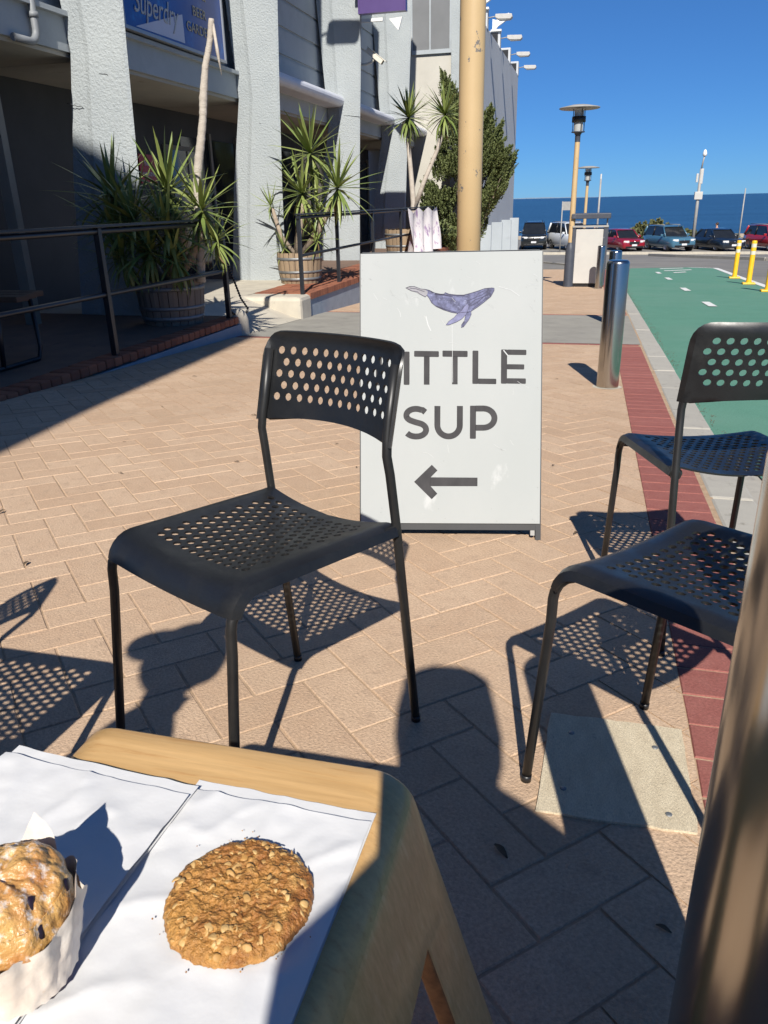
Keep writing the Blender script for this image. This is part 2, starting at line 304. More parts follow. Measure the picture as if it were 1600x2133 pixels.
def sea_material():
    m = bpy.data.materials.new('sea'); m.use_nodes = True; nt = m.node_tree; N = nt.nodes; L = nt.links; b = N['Principled BSDF']
    tc = N.new('ShaderNodeTexCoord'); mp = N.new('ShaderNodeMapping'); mp.inputs['Scale'].default_value = (.0035, .028, 1); L.new(tc.outputs['Object'], mp.inputs[0])
    n = N.new('ShaderNodeTexNoise'); n.inputs['Scale'].default_value = 1.0; n.inputs['Detail'].default_value = 8; n.inputs['Roughness'].default_value = .62; L.new(mp.outputs[0], n.inputs[0])
    r_ = N.new('ShaderNodeValToRGB'); r_.color_ramp.elements[0].position = .40; r_.color_ramp.elements[1].position = .62
    r_.color_ramp.elements[0].color = (.012, .050, .110, 1); r_.color_ramp.elements[1].color = (.020, .078, .165, 1); L.new(n.outputs[0], r_.inputs[0]); L.new(r_.outputs[0], b.inputs['Base Color'])
    w = N.new('ShaderNodeTexNoise'); w.inputs['Scale'].default_value = .9; w.inputs['Detail'].default_value = 6
    mp2 = N.new('ShaderNodeMapping'); mp2.inputs['Scale'].default_value = (.35, 1, 1); L.new(tc.outputs['Object'], mp2.inputs[0]); L.new(mp2.outputs[0], w.inputs[0])
    bp = N.new('ShaderNodeBump'); bp.inputs['Strength'].default_value = .9; bp.inputs['Distance'].default_value = .6; L.new(w.outputs[0], bp.inputs['Height']); L.new(bp.outputs[0], b.inputs['Normal'])
    b.inputs['Roughness'].default_value = .32; b.inputs['Specular IOR Level'].default_value = .22
    return m
M['sea'] = sea_material()
# ================================================================== the ground
def sheet(name, poly, off, m, kind='structure', parent=None):
    mb = MB(); mb.add([(x, y, gz(y) + off) for x, y in poly], [list(range(len(poly)))])
    o = mb.build(name, m, parent)
    if parent is None: tag(o, kind=kind)
    return o
# one big sheet: street level falling to the beach car park, then dunes down to the water
mb = MB()
prof = [(-60, gz(-60) - .06), (57, gz(57) - .06), (86, gz(57) - .08), (96, -4.6), (150, -8.6)]
nx = [-400, -60, -20, 0, 20, 60, 400]
mb.add([(x, y, z) for y, z in prof for x in nx], [(j * 7 + i, j * 7 + i + 1, (j + 1) * 7 + i + 1, (j + 1) * 7 + i) for j in range(4) for i in range(6)])
ground = tag(mb.build('ground', M['asphalt']), kind='structure')
mb = MB(); mb.add([(-45000, 105, -8), (45000, 105, -8), (45000, 45000, -8), (-45000, 45000, -8)], [(0, 1, 2, 3)])
tag(mb.build('sea', M['sea']), kind='structure')
# low far coast on the horizon, left of the lamps
mb = MB()
cp = [(-2600 + i * 120, 19000, -8 + 34 * max(0, math.sin(math.pi * min(1, i / 24))) * (.6 + .4 * noise.noise((i * .37, 3, 0)))) for i in range(25)]
mb.add([(x, y, -9) for x, y, z in cp] + cp + [(x, y + 400, -9) for x, y, z in cp],
       [(i, i + 1, 25 + i + 1, 25 + i) for i in range(24)] + [(25 + i, 26 + i, 51 + i, 50 + i) for i in range(24)])
tag(mb.build('far_coast', mat('coast', (.20, .27, .34), (.17, .23, .30), .01, .9)), kind='structure')
sheet('beach_verge', [(-40, 78), (40, 78), (40, 86), (-40, 86)], -.05, M['sand'])

# ---- herringbone footpath ------------------------------------------------
X0, X1, Y0, Y1 = -3.62, 0.262, -1.2, 7.58
def clip_poly(poly, x0, x1, y0, y1):
    for ax, lim, sg in ((0, x0, 1), (0, x1, -1), (1, y0, 1), (1, y1, -1)):
        out = []
        for i, p in enumerate(poly):
            q = poly[(i + 1) % len(poly)]; a = (p[ax] - lim) * sg; b = (q[ax] - lim) * sg
            if a >= 0: out.append(p)
            if (a >= 0) != (b >= 0):
                t = a / (a - b); out.append((p[0] + (q[0] - p[0]) * t, p[1] + (q[1] - p[1]) * t))
        poly = out
        if len(poly) < 3: return []
    return poly
W = .1155
def herringbone(x0, x1, y0, y1):
    """full pavers as (x, y, angle), cut ones as outlines"""
    c, s = math.cos(R(45)), math.sin(R(45)); full = []; cut = []
    us = [(x * c + y * s) / W for x in (x0, x1) for y in (y0, y1)]; vs_ = [(-x * s + y * c) / W for x in (x0, x1) for y in (y0, y1)]
    for i in range(int(min(us)) - 3, int(max(us)) + 3):
        for j in range(int(min(vs_)) - 3, int(max(vs_)) + 3):
            k = (i - j) % 4
            if k == 0: cu, cv, ang = i + 1, j + .5, 45
            elif k == 3: cu, cv, ang = i + .5, j + 1, 135
            else: continue
            cx, cy = (cu * c - cv * s) * W, (cu * s + cv * c) * W
            if cx < x0 - .2 or cx > x1 + .2 or cy < y0 - .2 or cy > y1 + .2: continue
            a = R(ang); hx, hy = W - .0020, W / 2 - .0020
            q = [(cx + u * math.cos(a) - v * math.sin(a), cy + u * math.sin(a) + v * math.cos(a)) for u, v in ((-hx, -hy), (hx, -hy), (hx, hy), (-hx, hy))]
            if all(x0 <= p[0] <= x1 and y0 <= p[1] <= y1 for p in q): full.append((cx, cy, a))
            else:
                q = clip_poly(q, x0, x1, y0, y1)
                if len(q) >= 3: cut.append(q)
    return full, cut
def paver_mesh(name, hx, hy, ch=.0024, h=.045):
    mb = MB(); v = []
    for (a, b, z) in ((hx, hy, -h), (hx, hy, -ch), (hx - ch, hy - ch, 0)):
        v += [(-a, -b, z), (a, -b, z), (a, b, z), (-a, b, z)]
    fs = [(8, 9, 10, 11)] + [(r_ * 4 + i, r_ * 4 + (i + 1) % 4, r_ * 4 + 4 + (i + 1) % 4, r_ * 4 + 4 + i) for r_ in (0, 1) for i in range(4)]
    mb.add(v, fs); return mb.mesh(name)
def cut_paver(mb, q, top=0.0, h=.04):
    n = len(q); area = sum(q[i][0] * q[(i + 1) % n][1] - q[(i + 1) % n][0] * q[i][1] for i in range(n))
    if area < 0: q = q[::-1]
    if abs(area) < 4e-4: return
    v = [(x, y, gz(y) + top) for x, y in q] + [(x, y, gz(y) + top - h) for x, y in q]
    mb.add(v, [list(range(n))] + [(i, n + i, n + (i + 1) % n, (i + 1) % n) for i in range(n)])
path = sheet('footpath', [(-3.66, -6), (.52, -6), (.52, 27.2), (-3.66, 27.2)], -.0026, M['sand_joint'])
full, cut = herringbone(X0, X1, Y0, Y1)
def view_rank(p):
    d = Vector((p[0], p[1], gz(p[1]))) - Vector((0, 0, CAM_H)); z = d.dot(_f)
    if z < .15: return 99
    u, v = d.dot(_R) / z, d.dot(_U) / z
    return d.length if abs(u) < .53 and -.70 < v < .7 else 50 + d.length
full.sort(key=view_rank)
pm = paver_mesh('paver', W - .0020, W / 2 - .0020); pm.materials.append(M['paver'])
for cx, cy, a in full[:300]:
    o = put('paver', pm, None, path)
    o.matrix_world = Matrix.Translation((cx, cy, gz(cy) + rnd.uniform(-.0008, .0008))) @ Matrix.Rotation(TILT, 4, 'X') @ Matrix.Rotation(a + rnd.gauss(0, .006), 4, 'Z') @ Matrix.Rotation(rnd.gauss(0, .004), 4, 'X')
mb = MB()
def many(mb, lst, hx=W - .0020, hy=W / 2 - .0020):
    for cx, cy, a in lst:
        q = [(cx + u * math.cos(a) - v * math.sin(a), cy + u * math.sin(a) + v * math.cos(a)) for u, v in ((-hx, -hy), (hx, -hy), (hx, hy), (-hx, hy))]
        cut_paver(mb, q, rnd.uniform(-.0008, .0008))
many(mb, full[300:])
for q in cut: cut_paver(mb, q)
tag(mb.build('paver_field', M['paver'], path), kind='stuff')
mb = MB()
f2, c2_ = herringbone(-3.62, .262, 10.78, 26.9); many(mb, f2)
for q in c2_: cut_paver(mb, q)
tag(mb.build('paver_field', M['paver'], path), kind='stuff')
# red header course along the kerb, and the thin red lines either side of the crossing
rm = paver_mesh('red_paver', .1135, .0555); rm.materials.append(M['red_paver'])
y = -.6; k = 0
while y < 7.5:
    o = put('red_paver', rm, None, path); k += 1
    o.matrix_world = Matrix.Translation((.3775, y, gz(y) + rnd.uniform(-.0008, .0008))) @ Matrix.Rotation(TILT, 4, 'X') @ Matrix.Rotation(rnd.gauss(0, .008), 4, 'Z')
    y += .1155
mb = MB()
y = 10.9
while y < 26.8: many(mb, [(.3775, y, 0)], .1135, .0555); y += .1155
for yy in (7.63, 10.70):
    x = -3.5
    while x < .45: many(mb, [(x, yy, 0)], .111, .045); x += .2275
tag(mb.build('red_paver_course', M['red_paver'], path), kind='stuff')
# poured crossing band
tag(sheet('concrete_crossing', [(-3.62, 7.685), (.50, 7.685), (.50, 10.64), (-3.62, 10.64)], .001, M['band']), kind='structure')

# kerb stones
y = -3.0; k = 0
kerb = tag(MB().box(.512, .668, -3.02, 27.0, -.01, 0).build('kerb', M['concrete']), kind='structure')
kerb.data.clear_geometry()
mb = MB(); mb.add([(x, yy, gz(yy) + z) for yy in (-3.0, 27.2) for x, z in ((.515, -.16), (.665, -.16), (.665, -.012), (.515, -.012))], [(0, 1, 2, 3), (7, 6, 5, 4), (3, 2, 6, 7), (1, 5, 6, 2), (0, 4, 7, 3)])
kerb.data = mb.mesh('kerb'); kerb.data.materials.append(M['sand_joint'])
while y < 26.5:
    L_ = rnd.choice((.9, 1.2, 1.2, .75))
    bm = MB().box(.508, .672, .006, L_ - .006, -.15, 0, .012)
    o = bm.build('kerb_stone', M['kerb'], kerb); o.matrix_world = Matrix.Translation((0, y, gz(y) + rnd.uniform(-.002, .002))) @ Matrix.Rotation(TILT, 4, 'X')
    y += L_
# gutter and cycle lane
sheet('gutter', [(.66, -6), (1.1, -6), (1.1, 28), (.66, 28)], -.038, M['concrete'])
left = []
yy = -6.0
while yy < 28.6:
    xb = .87 if yy < 2.6 else .87 - (yy - 2.6) * .11 if yy < 4.4 else .675 if yy < 17 else .675 + (yy - 17) * .05
    left.append((max(xb, .672) + .022 * noise.noise((yy * 3.1, 0, 0)) + .014 * noise.noise((yy * 11, 5, 0)), yy)); yy += .07
right = [(3.95, 28.9), (3.82, 26), (3.62, 22), (3.42, 17), (3.36, 12), (3.32, -6)]
lane = sheet('cycle_lane', left + [(1.3, 28.95), (3.2, 29.8)] + right, -.030, M['green'])
for pts in ([(3.2, 29.8), (3.95, 28.9), (3.82, 26), (3.62, 22), (3.42, 17), (3.36, 12), (3.32, -6)],):
    mb = MB()
    for a, b in zip(pts, pts[1:]):
        mb.add([(a[0], a[1], gz(a[1]) - .024), (a[0] + .16, a[1], gz(a[1]) - .024), (b[0] + .16, b[1], gz(b[1]) - .024), (b[0], b[1], gz(b[1]) - .024)], [(0, 1, 2, 3)])
    tag(mb.build('lane_edge_line', M['road_white']), kind='structure')
def marking(poly): 
    tag(sheet('lane_marking', poly, -.022, M['road_white']), kind='structure')
for cx, cy, h in ((1.8, 13.1, .45), (1.84, 16.9, .5), (1.9, 21.4, .55), (1.92, 25.0, .55), (1.75, 9.3, .45), (1.7, 5.4, .45)):
    marking([(cx - .06, cy - h), (cx + .06, cy - h), (cx + .06, cy + h), (cx - .06, cy + h)])
marking([(2.2, 26.3), (3.1, 27.2), (3.1, 27.6), (2.2, 26.7)]); marking([(2.35, 24.9), (2.75, 25.4), (2.75, 25.8), (2.35, 25.3)]); marking([(2.2, 28.0), (3.0, 28.8), (3.0, 29.1), (2.2, 28.4)])
# road kerbs further down: traffic island and the car park edge
def low_kerb(name, pts, w, h, m):
    mb = MB()
    for (ax, ay), (bx, by) in zip(pts, pts[1:]):
        d = Vector((bx - ax, by - ay)).normalized(); n_ = Vector((-d.y, d.x)) * w / 2
        v = [(ax - n_.x, ay - n_.y), (ax + n_.x, ay + n_.y), (bx + n_.x, by + n_.y), (bx - n_.x, by - n_.y)]
        mb.add([(x, y_, gz(y_) - .1) for x, y_ in v] + [(x, y_, gz(y_) - .06 + h) for x, y_ in v], [(4, 5, 6, 7), (0, 1, 5, 4), (1, 2, 6, 5), (2, 3, 7, 6), (3, 0, 4, 7)])
    return tag(mb.build(name, m), kind='structure')
low_kerb('traffic_island', [(3.4, 50.2), (4.6, 46.8), (7.7, 39.4), (12, 34)], .5, .14, M['concrete'])
low_kerb('car_park_kerb', [(-12, 57.2), (-2, 56.4), (4, 55.4), (14, 53.8)], .55, .16, M['pale_concrete'])
low_kerb('road_kerb', [(-6, 48), (.6, 28.6), (.66, 27.2)], .16, .06, M['concrete'])

# concrete inspection cover let into the paving, with its bolts
cov = empty('inspection_cover', (.115, 1.24, gz(1.24)), 0, 'rough cream concrete cover let into the paving under the chairs', 'drain cover', tilt=True)
mb = MB(); o_ = []
for i in range(40):
    t = i / 40 * 4; e = int(t); q = t - e
    c4 = [(-.140, -.158), (.128, -.150), (.132, .150), (-.128, .148)]
    a, b = c4[e], c4[(e + 1) % 4]
    o_.append((a[0] + (b[0] - a[0]) * q + .006 * noise.noise((i * 1.7, 1, 0)), a[1] + (b[1] - a[1]) * q + .006 * noise.noise((i * 1.9, 7, 0))))
mb.prism(o_, 'z', -.02, .0045); mb.build('slab', M['pad'], cov)
for bx, by in ((.085, -.115), (-.095, -.09), (.075, .075), (-.085, .085)):
    b = MB().lathe([(.0, .0062), (.0045, .0062), (.0060, .0052), (.0060, .004)], 12).build('bolt', M['hoop'], cov, (bx, by, 0))
# grit and leaf litter gathered along the kerb
mb = MB()
for i in range(520):
    yy = rnd.uniform(1.6, 17); xx = (.69 if yy > 4.4 else .69 + (4.4 - yy) * .10) + abs(rnd.gauss(0, .035)); s_ = rnd.uniform(.003, .010); a = rnd.uniform(0, 6.28)
    c_, n_ = math.cos(a) * s_, math.sin(a) * s_; z = gz(yy) - .034
    mb.add([(xx - c_, yy - n_, z + .006), (xx + n_ * .4, yy - c_ * .4, z + .012), (xx + c_, yy + n_, z + .006), (xx - n_ * .4, yy + c_ * .4, z + .010)], [(0, 1, 2, 3)])
tag(mb.build('kerb_litter', M['dead_leaf']), 'brown leaf litter and grit lying along the kerb', 'litter', kind='stuff')
# fallen leaves and bits on the paving
lf = MB(); lf.grid(4, 2, lambda u, v: ((u - .5) * .036, (v - .5) * .014 * math.sin(math.pi * min(max(u, .08), .95)), .004 + .005 * abs(v - .5) + .004 * math.sin(u * 4)))
lfm = lf.mesh('fallen_leaf'); lfm.materials.append(M['dead_leaf'])
spots = [(-1.52, 3.05), (-1.95, 2.75), (-1.28, 2.42), (-1.62, 1.80), (-2.25, 3.3), (-1.15, 3.5), (-.95, 3.1), (-2.5, 4.1), (-1.85, 4.0), (-1.4, 4.4), (-2.2, 4.9), (-.35, 4.2), (-.1, 3.3), (.02, 2.45), (-2.8, 5.2), (-1.0, 5.2), (-1.9, 5.9), (-.2, 5.6), (-1.45, 2.1), (-.98, 1.83), (-2.05, 2.2), (.62, 2.2), (.64, 3.6), (.68, 4.6), (.70, 5.8), (.70, 6.6), (.72, 7.9), (.7, 9.2), (.71, 8.5), (.69, 5.1), (-.06, 1.0), (.2, .9)]
for x, y in spots:
    o = put('fallen_leaf', lfm); s_ = rnd.uniform(.5, 1.0)
    o.matrix_world = Matrix.Translation((x + rnd.uniform(-.03, .03), y + rnd.uniform(-.03, .03), gz(y) + .001)) @ Matrix.Rotation(rnd.uniform(0, 6), 4, 'Z') @ Matrix.Scale(s_, 4)
    tag(o, 'small dry brown leaf lying on the ground between terrace and cycle lane', 'leaf', 'fallen leaves on the ground')
# ================================================================== terrace beside the hotel (level, while the path falls)
TZ = -.16
terr = tag(MB().box(-9.5, -3.80, -6, 7.80, -.9, TZ).build('terrace', M['terrace']), kind='structure')
mb = MB(); mb.box(-3.80, -3.61, 3.0, 7.78, -.6, TZ - .078); mb.build('blue_kerb', M['blue_kerb'], terr)
y = 2.95
bmesh_ = MB().box(-.095, .095, -.052, .052, -.072, 0, .012).mesh('edge_brick'); bmesh_.materials.append(M['brick'])
while y < 7.70:
    o = put('edge_brick', bmesh_, None, terr); o.location = (-3.705 + rnd.uniform(-.004, .004), y, TZ + .004 + rnd.uniform(-.003, .003)); o.rotation_euler = (rnd.gauss(0, .02), rnd.gauss(0, .02), rnd.gauss(0, .02)); y += .1125
mb = MB(); mb.lathe([(0, .20), (.06, .195), (.105, .16), (.125, .09), (.13, 0), (.13, -.12)], 18, (-3.70, 7.86, gz(7.86) + .07)); mb.build('rounded_end_stone', M['pale_concrete'], terr)
# pale ramp between the two raised parts
mb = MB()
ra = [(-6.6, 7.80, TZ - .002), (-4.5, 7.80, TZ - .002), (-3.60, 7.80, gz(7.8) + .004), (-3.60, 9.74, gz(9.74) + .004), (-4.4, 9.74, TZ - .002), (-4.4, 11.9, TZ - .002), (-6.6, 11.9, TZ - .002)]
mb.add(ra, [(0, 1, 4), (1, 2, 3, 4), (0, 4, 5, 6)]); mb.add([(x, y, z - .4) for x, y, z in ra] , [(6, 5, 4, 0), (4, 3, 2, 1), (4, 1, 0)])
tag(mb.build('entrance_ramp', M['pale_concrete']), kind='structure')
plat = tag(MB().box(-4.40, -3.62, 9.80, 24.0, -1.6, TZ - .07).build('platform', M['blue_kerb']), kind='structure')
mb = MB(); mb.box(-5.0, -3.585, 9.56, 9.98, -.9, TZ - .005, .05); mb.build('rounded_corner_block', M['pale_concrete'], plat)
mb = MB(); yy = 10.03
while yy < 23.9:
    for xx in (-4.28, -4.04, -3.80, -3.645): mb.box(xx - (.115 if xx < -3.7 else .045), xx + (.115 if xx < -3.7 else .045), yy - .052, yy + .052, TZ - .08, TZ + rnd.uniform(-.003, .003))
    yy += .1115
tag(mb.build('brick_paving', M['brick'], plat), kind='stuff')
tag(MB().box(-9.5, -4.40, 11.9, 24.0, -1.6, TZ).build('arcade_floor', M['terrace']), kind='structure')

# ================================================================== the hotel
hotel = empty('hotel', (-5.2, 12.0, TZ), 0, 'pale blue-grey rendered hotel with tapering columns along the street', 'building')
def part(mb, name, m, root, **k): return mb.build(name, m, root, tuple(-Vector(root.location)), **k)
LEV = [(-1.2, -4.645, -5.60), (-.16, -4.64, -5.56), (1.2, -4.60, -5.40), (2.40, -4.55, -5.20), (4.4, -4.45, -5.34), (8.2, -4.28, -5.6)]
def column(y0):
    mb = MB(); v = []
    for z, xo, xi in LEV:
        cx = xi + .33 * (xo - xi)
        v += [(xi, y0 + .05, z), (cx - .03, y0 + .012, z), (cx + .03, y0 - .012, z), (xo - .03, y0, z), (xo, y0 + .02, z), (xo - .50, y0 + .60, z), (xi, y0 + .62, z)]
    n = 7
    mb.add(v, [(i * n + k, i * n + (k + 1) % n, (i + 1) * n + (k + 1) % n, (i + 1) * n + k) for i in range(len(LEV) - 1) for k in range(n)] + [[(len(LEV) - 1) * n + k for k in range(n)]])
    return part(mb, 'column', M['render'], hotel)
CY = [3.60, 7.73, 11.75, 15.95, 20.10]
for y0 in CY: column(y0)
for y0, x0, x1, z in ((7.73, -5.02, -4.78, 2.22), (7.73, -5.30, -5.12, 1.95), (11.75, -5.02, -4.86, 2.10), (15.95, -4.92, -4.50, 2.52)):      # hairline cracks in the render
    pts = [(x0 + (x1 - x0) * t / 8, y0 + .004 - .012 * (x0 + (x1 - x0) * t / 8 > -4.9), z - .05 * t / 8 + .012 * noise.noise((t * .9, y0, x0))) for t in range(9)]
    part(MB().tube(pts, .0035, 5), 'crack', M['dark_wall'], hotel)
for k in range(5):
    a = CY[k] + .02; b = CY[k + 1] if k < 4 else 24.0
    part(MB().box(-6.0, -5.22, a + .3, b + .3, 2.40, 2.70), 'fascia_beam', M['render_flat'], hotel)
    part(MB().box(-6.7, -5.26, a + .3, b + .3, 2.36, 2.398), 'soffit', M['soffit'], hotel)
    part(MB().box(-6.0, -5.40, a + .3, b + .3, 2.70, 8.2), 'upper_wall', M['render_flat'], hotel)
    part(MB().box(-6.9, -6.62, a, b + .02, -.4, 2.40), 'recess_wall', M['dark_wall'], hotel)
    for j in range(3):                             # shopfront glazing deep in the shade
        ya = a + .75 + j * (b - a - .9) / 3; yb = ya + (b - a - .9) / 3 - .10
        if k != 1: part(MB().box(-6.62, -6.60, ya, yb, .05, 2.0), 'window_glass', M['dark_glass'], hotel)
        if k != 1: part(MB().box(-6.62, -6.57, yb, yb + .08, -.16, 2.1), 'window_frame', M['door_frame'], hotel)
    if k >= 2:                                     # horizontal bands standing proud of the upper wall, and a rounded ledge
        for j in range(9): part(MB().box(-5.40, -5.375, a + .3, b + .25, 2.90 + j * .42, 3.27 + j * .42), 'wall_band', M['render_flat'], hotel)
        pr = [(-5.40, 2.66), (-4.98, 2.66)] + [(-4.95 + .10 * math.sin(R(t)), 2.76 - .10 * math.cos(R(t))) for t in range(0, 181, 22)] + [(-4.98, 2.86), (-5.40, 2.86)]
        part(MB().prism(pr, 'y', a + .40, b + .12), 'rounded_ledge', M['awning'], hotel)
    else:
        part(MB().box(-5.30, -5.16, a + .3, b + .25, 2.70, 2.745), 'ledge', M['render_flat'], hotel)
# door and frame in the recess behind the first planter, pale post at the left
part(MB().box(-6.615, -6.56, 11.95, 13.2, -.16, 1.85), 'door_frame', M['door_frame'], hotel)
part(MB().box(-6.56, -6.545, 12.05, 12.55, -.12, 1.78), 'door_glass', M['dark_glass'], hotel)
part(MB().box(-6.56, -6.545, 12.62, 13.12, -.12, 1.78), 'door_glass', M['dark_glass'], hotel)
part(MB().box(-5.66, -5.54, 6.96, 7.05, -.16, 2.40), 'door_post', M['door_frame'], hotel)
part(MB().box(-6.62, -6.50, 4.2, 6.6, -.16, 2.2), 'door_glass', M['dark_glass'], hotel)
dp = [(-5.17, 7.24, 4.5), (-5.17, 7.24, 2.50)] + [(-5.17, 7.24 - .11 + .11 * math.cos(R(t)), 2.50 - .11 * math.sin(R(t))) for t in (20, 45, 70, 90)] + [(-5.17, 6.9, 2.39)]
pipe = part(MB().tube(dp, .034, 12), 'drainpipe', M['pipe'], hotel)
for z in (2.62, 2.95, 3.5): part(MB().tube([(-5.17, 7.24, z - .022), (-5.17, 7.24, z + .022)], .045, 12), 'pipe_clip', M['pipe'], hotel)
# end wall facing up the street, with window
part(MB().box(-5.6, -3.98, 24.0, 24.3, -1.6, 8.2), 'end_wall', M['render_white'], hotel)
part(MB().box(-5.25, -4.22, 23.96, 23.998, 4.80, 7.6), 'window_glass', M['win_grey'], hotel)
for x0, x1, z0, z1 in ((-5.28, -4.16, 4.70, 4.80), (-4.22, -4.16, 4.80, 7.6), (-4.78, -4.74, 4.80, 7.6), (-5.28, -5.25, 4.80, 7.6)):
    part(MB().box(x0, x1, 23.93, 23.995, z0, z1), 'window_frame', M['render_flat'], hotel)
part(MB().box(-4.16, -3.92, 23.9, 24.4, -1.6, 8.2), 'pilaster', M['render'], hotel)
# far wing running down to the beach
part(MB().box(-12, -3.97, 24.3, 40.9, -2.3, 6.25), 'wing_wall', M['render_wing'], hotel)
part(MB().box(-12, -5.4, 24.3, 40.9, 6.25, 6.9), 'wing_wall', M['render_wing'], hotel)
for k, y in enumerate((25.9, 29.6, 33.3, 37.0, 40.6)):
    part(MB().box(-4.70, -3.95, y, y + .30, 6.20, 6.78, .02), 'parapet_block', M['render_wing'], hotel)
    part(MB().box(-4.52, -4.04, y - .03, y - .002, 6.27, 6.70), 'parapet_grille', M['black_trim'], hotel)
for y in (29.0, 32.5, 36.0, 39.6):
    part(MB().box(-3.97, -3.55, y, y + .12, -2.3, .10, .01), 'low_wing_wall', M['render_flat'], hotel)
# hotel letters, raised from the shaded wall
def text_mesh(body, size, ext=.004):
    cu = bpy.data.curves.new('lettering', 'FONT'); cu.body = body; cu.size = size; cu.extrude = ext; cu.align_x = 'LEFT'; cu.resolution_u = 4
    t = bpy.data.objects.new('lettering', cu); col.objects.link(t); dg = bpy.context.evaluated_depsgraph_get(); dg.update()
    me = bpy.data.meshes.new_from_object(t.evaluated_get(dg)); bpy.data.objects.remove(t); me.materials.clear(); return me
def lettering(body, size, m, parent, mw, bold=0.0, shear=0.0, sx=1.0):
    me = text_mesh(body, size); o = put('lettering', me, m, parent)
    S = Matrix(((sx, shear, 0, 0), (0, 1, 0, 0), (0, 0, 1, 0), (0, 0, 0, 1))); me.transform(S); o.matrix_world = mw; return o
FX = Matrix(((0, 0, 1, 0), (1, 0, 0, 0), (0, 1, 0, 0), (0, 0, 0, 1)))      # text reading along +Y, facing +X
bpy.context.view_layer.update()
lettering('HOTEL', .42, M['render_white'], hotel, Matrix.Translation((-5.36, 17.3, 3.05)) @ FX)

# projecting floodlights
def floodlight(x, y, z, label, reach=.25, s=1.0):
    r_ = empty('floodlight', (x, y, z), 0, label, 'floodlight', 'floodlights on the hotel parapet')
    MB().tube([(0, 0, 0), (reach * .6, 0, .02), (reach, 0, .03)], .018 * s, 8).build('arm', M['lamp_grey'], r_)
    mb = MB(); pr = [(reach, -.05), (reach + .10, -.10), (reach + .50 * s, -.12), (reach + .56 * s, -.06), (reach + .54 * s, .03), (reach + .12, .05), (reach, .05)]
    mb.prism([(px, pz + .03) for px, pz in pr], 'y', -.13 * s, .13 * s); mb.build('housing', M['white_panel'], r_, bevel=.015)
    MB().box(reach + .12, reach + .48 * s, -.11 * s, .11 * s, -.098, -.088).build('lens', M['lamp_glass'], r_)
    return r_
for y, lb in ((40.6, 'small white floodlight on the parapet block nearest the sea'), (37.0, 'white floodlight on the second parapet block from the sea'), (33.3, 'white floodlight on the third parapet block from the sea'), (29.6, 'white floodlight just right of the cream pole, high up')):
    floodlight(-3.95, y + .1, 6.52, lb)
def cleat(x, y, z, label):
    r_ = empty('roof_bracket', (x, y, z), 0, label, 'bracket', 'white brackets on the hotel roof edge')
    MB().prism([(0, 0), (.12, 0), (.20, .10), (.62, .34), (.60, .50), (.30, .44), (.14, .30), (0, .34)], 'y', -.06, .06).build('blade', M['white_paint'], r_)
    MB().box(-.05, .34, -.10, .10, -.06, 0).build('foot', M['white_paint'], r_)
cleat(-4.25, 33.3, 6.80, 'white angular bracket above the middle floodlight'); cleat(-4.25, 29.6, 6.80, 'white angular bracket beside the cream pole top')
shadow_flood = floodlight(-4.45, 11.9, 7.38, 'unseen floodlight added high on the second column for its shadow', .22, 1.15)  # out of view, added so its shadow lands on the next column

# signs on the hotel -------------------------------------------------------
sg = empty('hotel_sign_board', (-5.12, 8.74, 2.80), 0, 'blue framed hotel sign with BEER GARDEN lettering', 'sign')
MB().box(-.06, 0, 0, 2.50, 0, 1.25).build('panel', M['blue_sign'], sg)
for y0, y1, z0, z1 in ((-.03, 2.53, -.035, 0), (-.03, 0, 0, 1.25), (2.50, 2.53, 0, 1.25), (-.03, 2.53, 1.25, 1.285)): MB().box(-.07, .02, y0, y1, z0, z1).build('frame', M['sign_frame'], sg)
mb = MB(); mb.add([(.003, .22, .02), (.003, 1.37, .03), (.003, 1.37, .34)], [(0, 1, 2)]); mb.build('pale_wedge', M['sign_lilac'], sg)
bpy.context.view_layer.update()
def sgtext(t, size, y, z, m, shear=0.0, sx=1.0): lettering(t, size, m, sg, Matrix.Translation((-5.115, 8.74 + y, 2.80 + z)) @ FX, 0, shear, sx)
sgtext('BAR &', .155, 1.63, .60, M['sign_beige']); sgtext('BEER', .155, 1.65, .385, M['sign_beige'], 0, 1.12); sgtext('GARDEN', .155, 1.45, .19, M['sign_beige'], 0, 1.10)
sgtext('Superdry', .34, .22, .17, M['sign_silver'], .25, .80)
ps = empty('projecting_sign', (-4.45, 15.5, 4.08), 0, 'dark purple box sign projecting from the column', 'sign')
MB().box(.09, .93, -.06, .06, 0, 1.0, .012).build('box', M['purple_sign'], ps)
for x0, x1, z0, z1 in ((.075, .945, -.018, .012), (.075, .10, .012, 1.0), (.92, .945, .012, 1.0)): MB().box(x0, x1, -.072, .072, z0, z1).build('frame', M['purple_sign'], ps)
MB().box(-.02, .09, -.03, .03, .6, .7).build('bracket', M['black_paint'], ps)
wb = empty('wall_bracket', (-4.62, 18.0, 4.45), 0, 'white triangular bracket below the purple sign', 'bracket')
mb = MB(); mb.prism([(.18, 0), (.46, .02), (.43, -.08), (.38, -.22)], 'y', -.02, .02); mb.build('plate', M['white_paint'], wb)
MB().box(-.75, .05, -.03, .03, -.03, .03).build('arm', M['white_paint'], wb)
cc = empty('security_camera', (-5.37, 18.6, 3.75), 0, 'cream security camera on a bracket above the rounded ledge', 'security camera')
MB().tube([(0, 0, 0), (.25, 0, 0), (.36, 0, .03), (.42, 0, .08)], .025, 10).build('bracket', M['cctv'], cc)
h = MB().box(-.24, .20, -.055, .055, -.05, .05, .012).build('housing', M['cctv'], cc, (.46, 0, .13), (0, R(37), 0))
MB().box(-.25, .26, -.065, .065, .052, .066).build('sun_shield', M['cctv'], h)
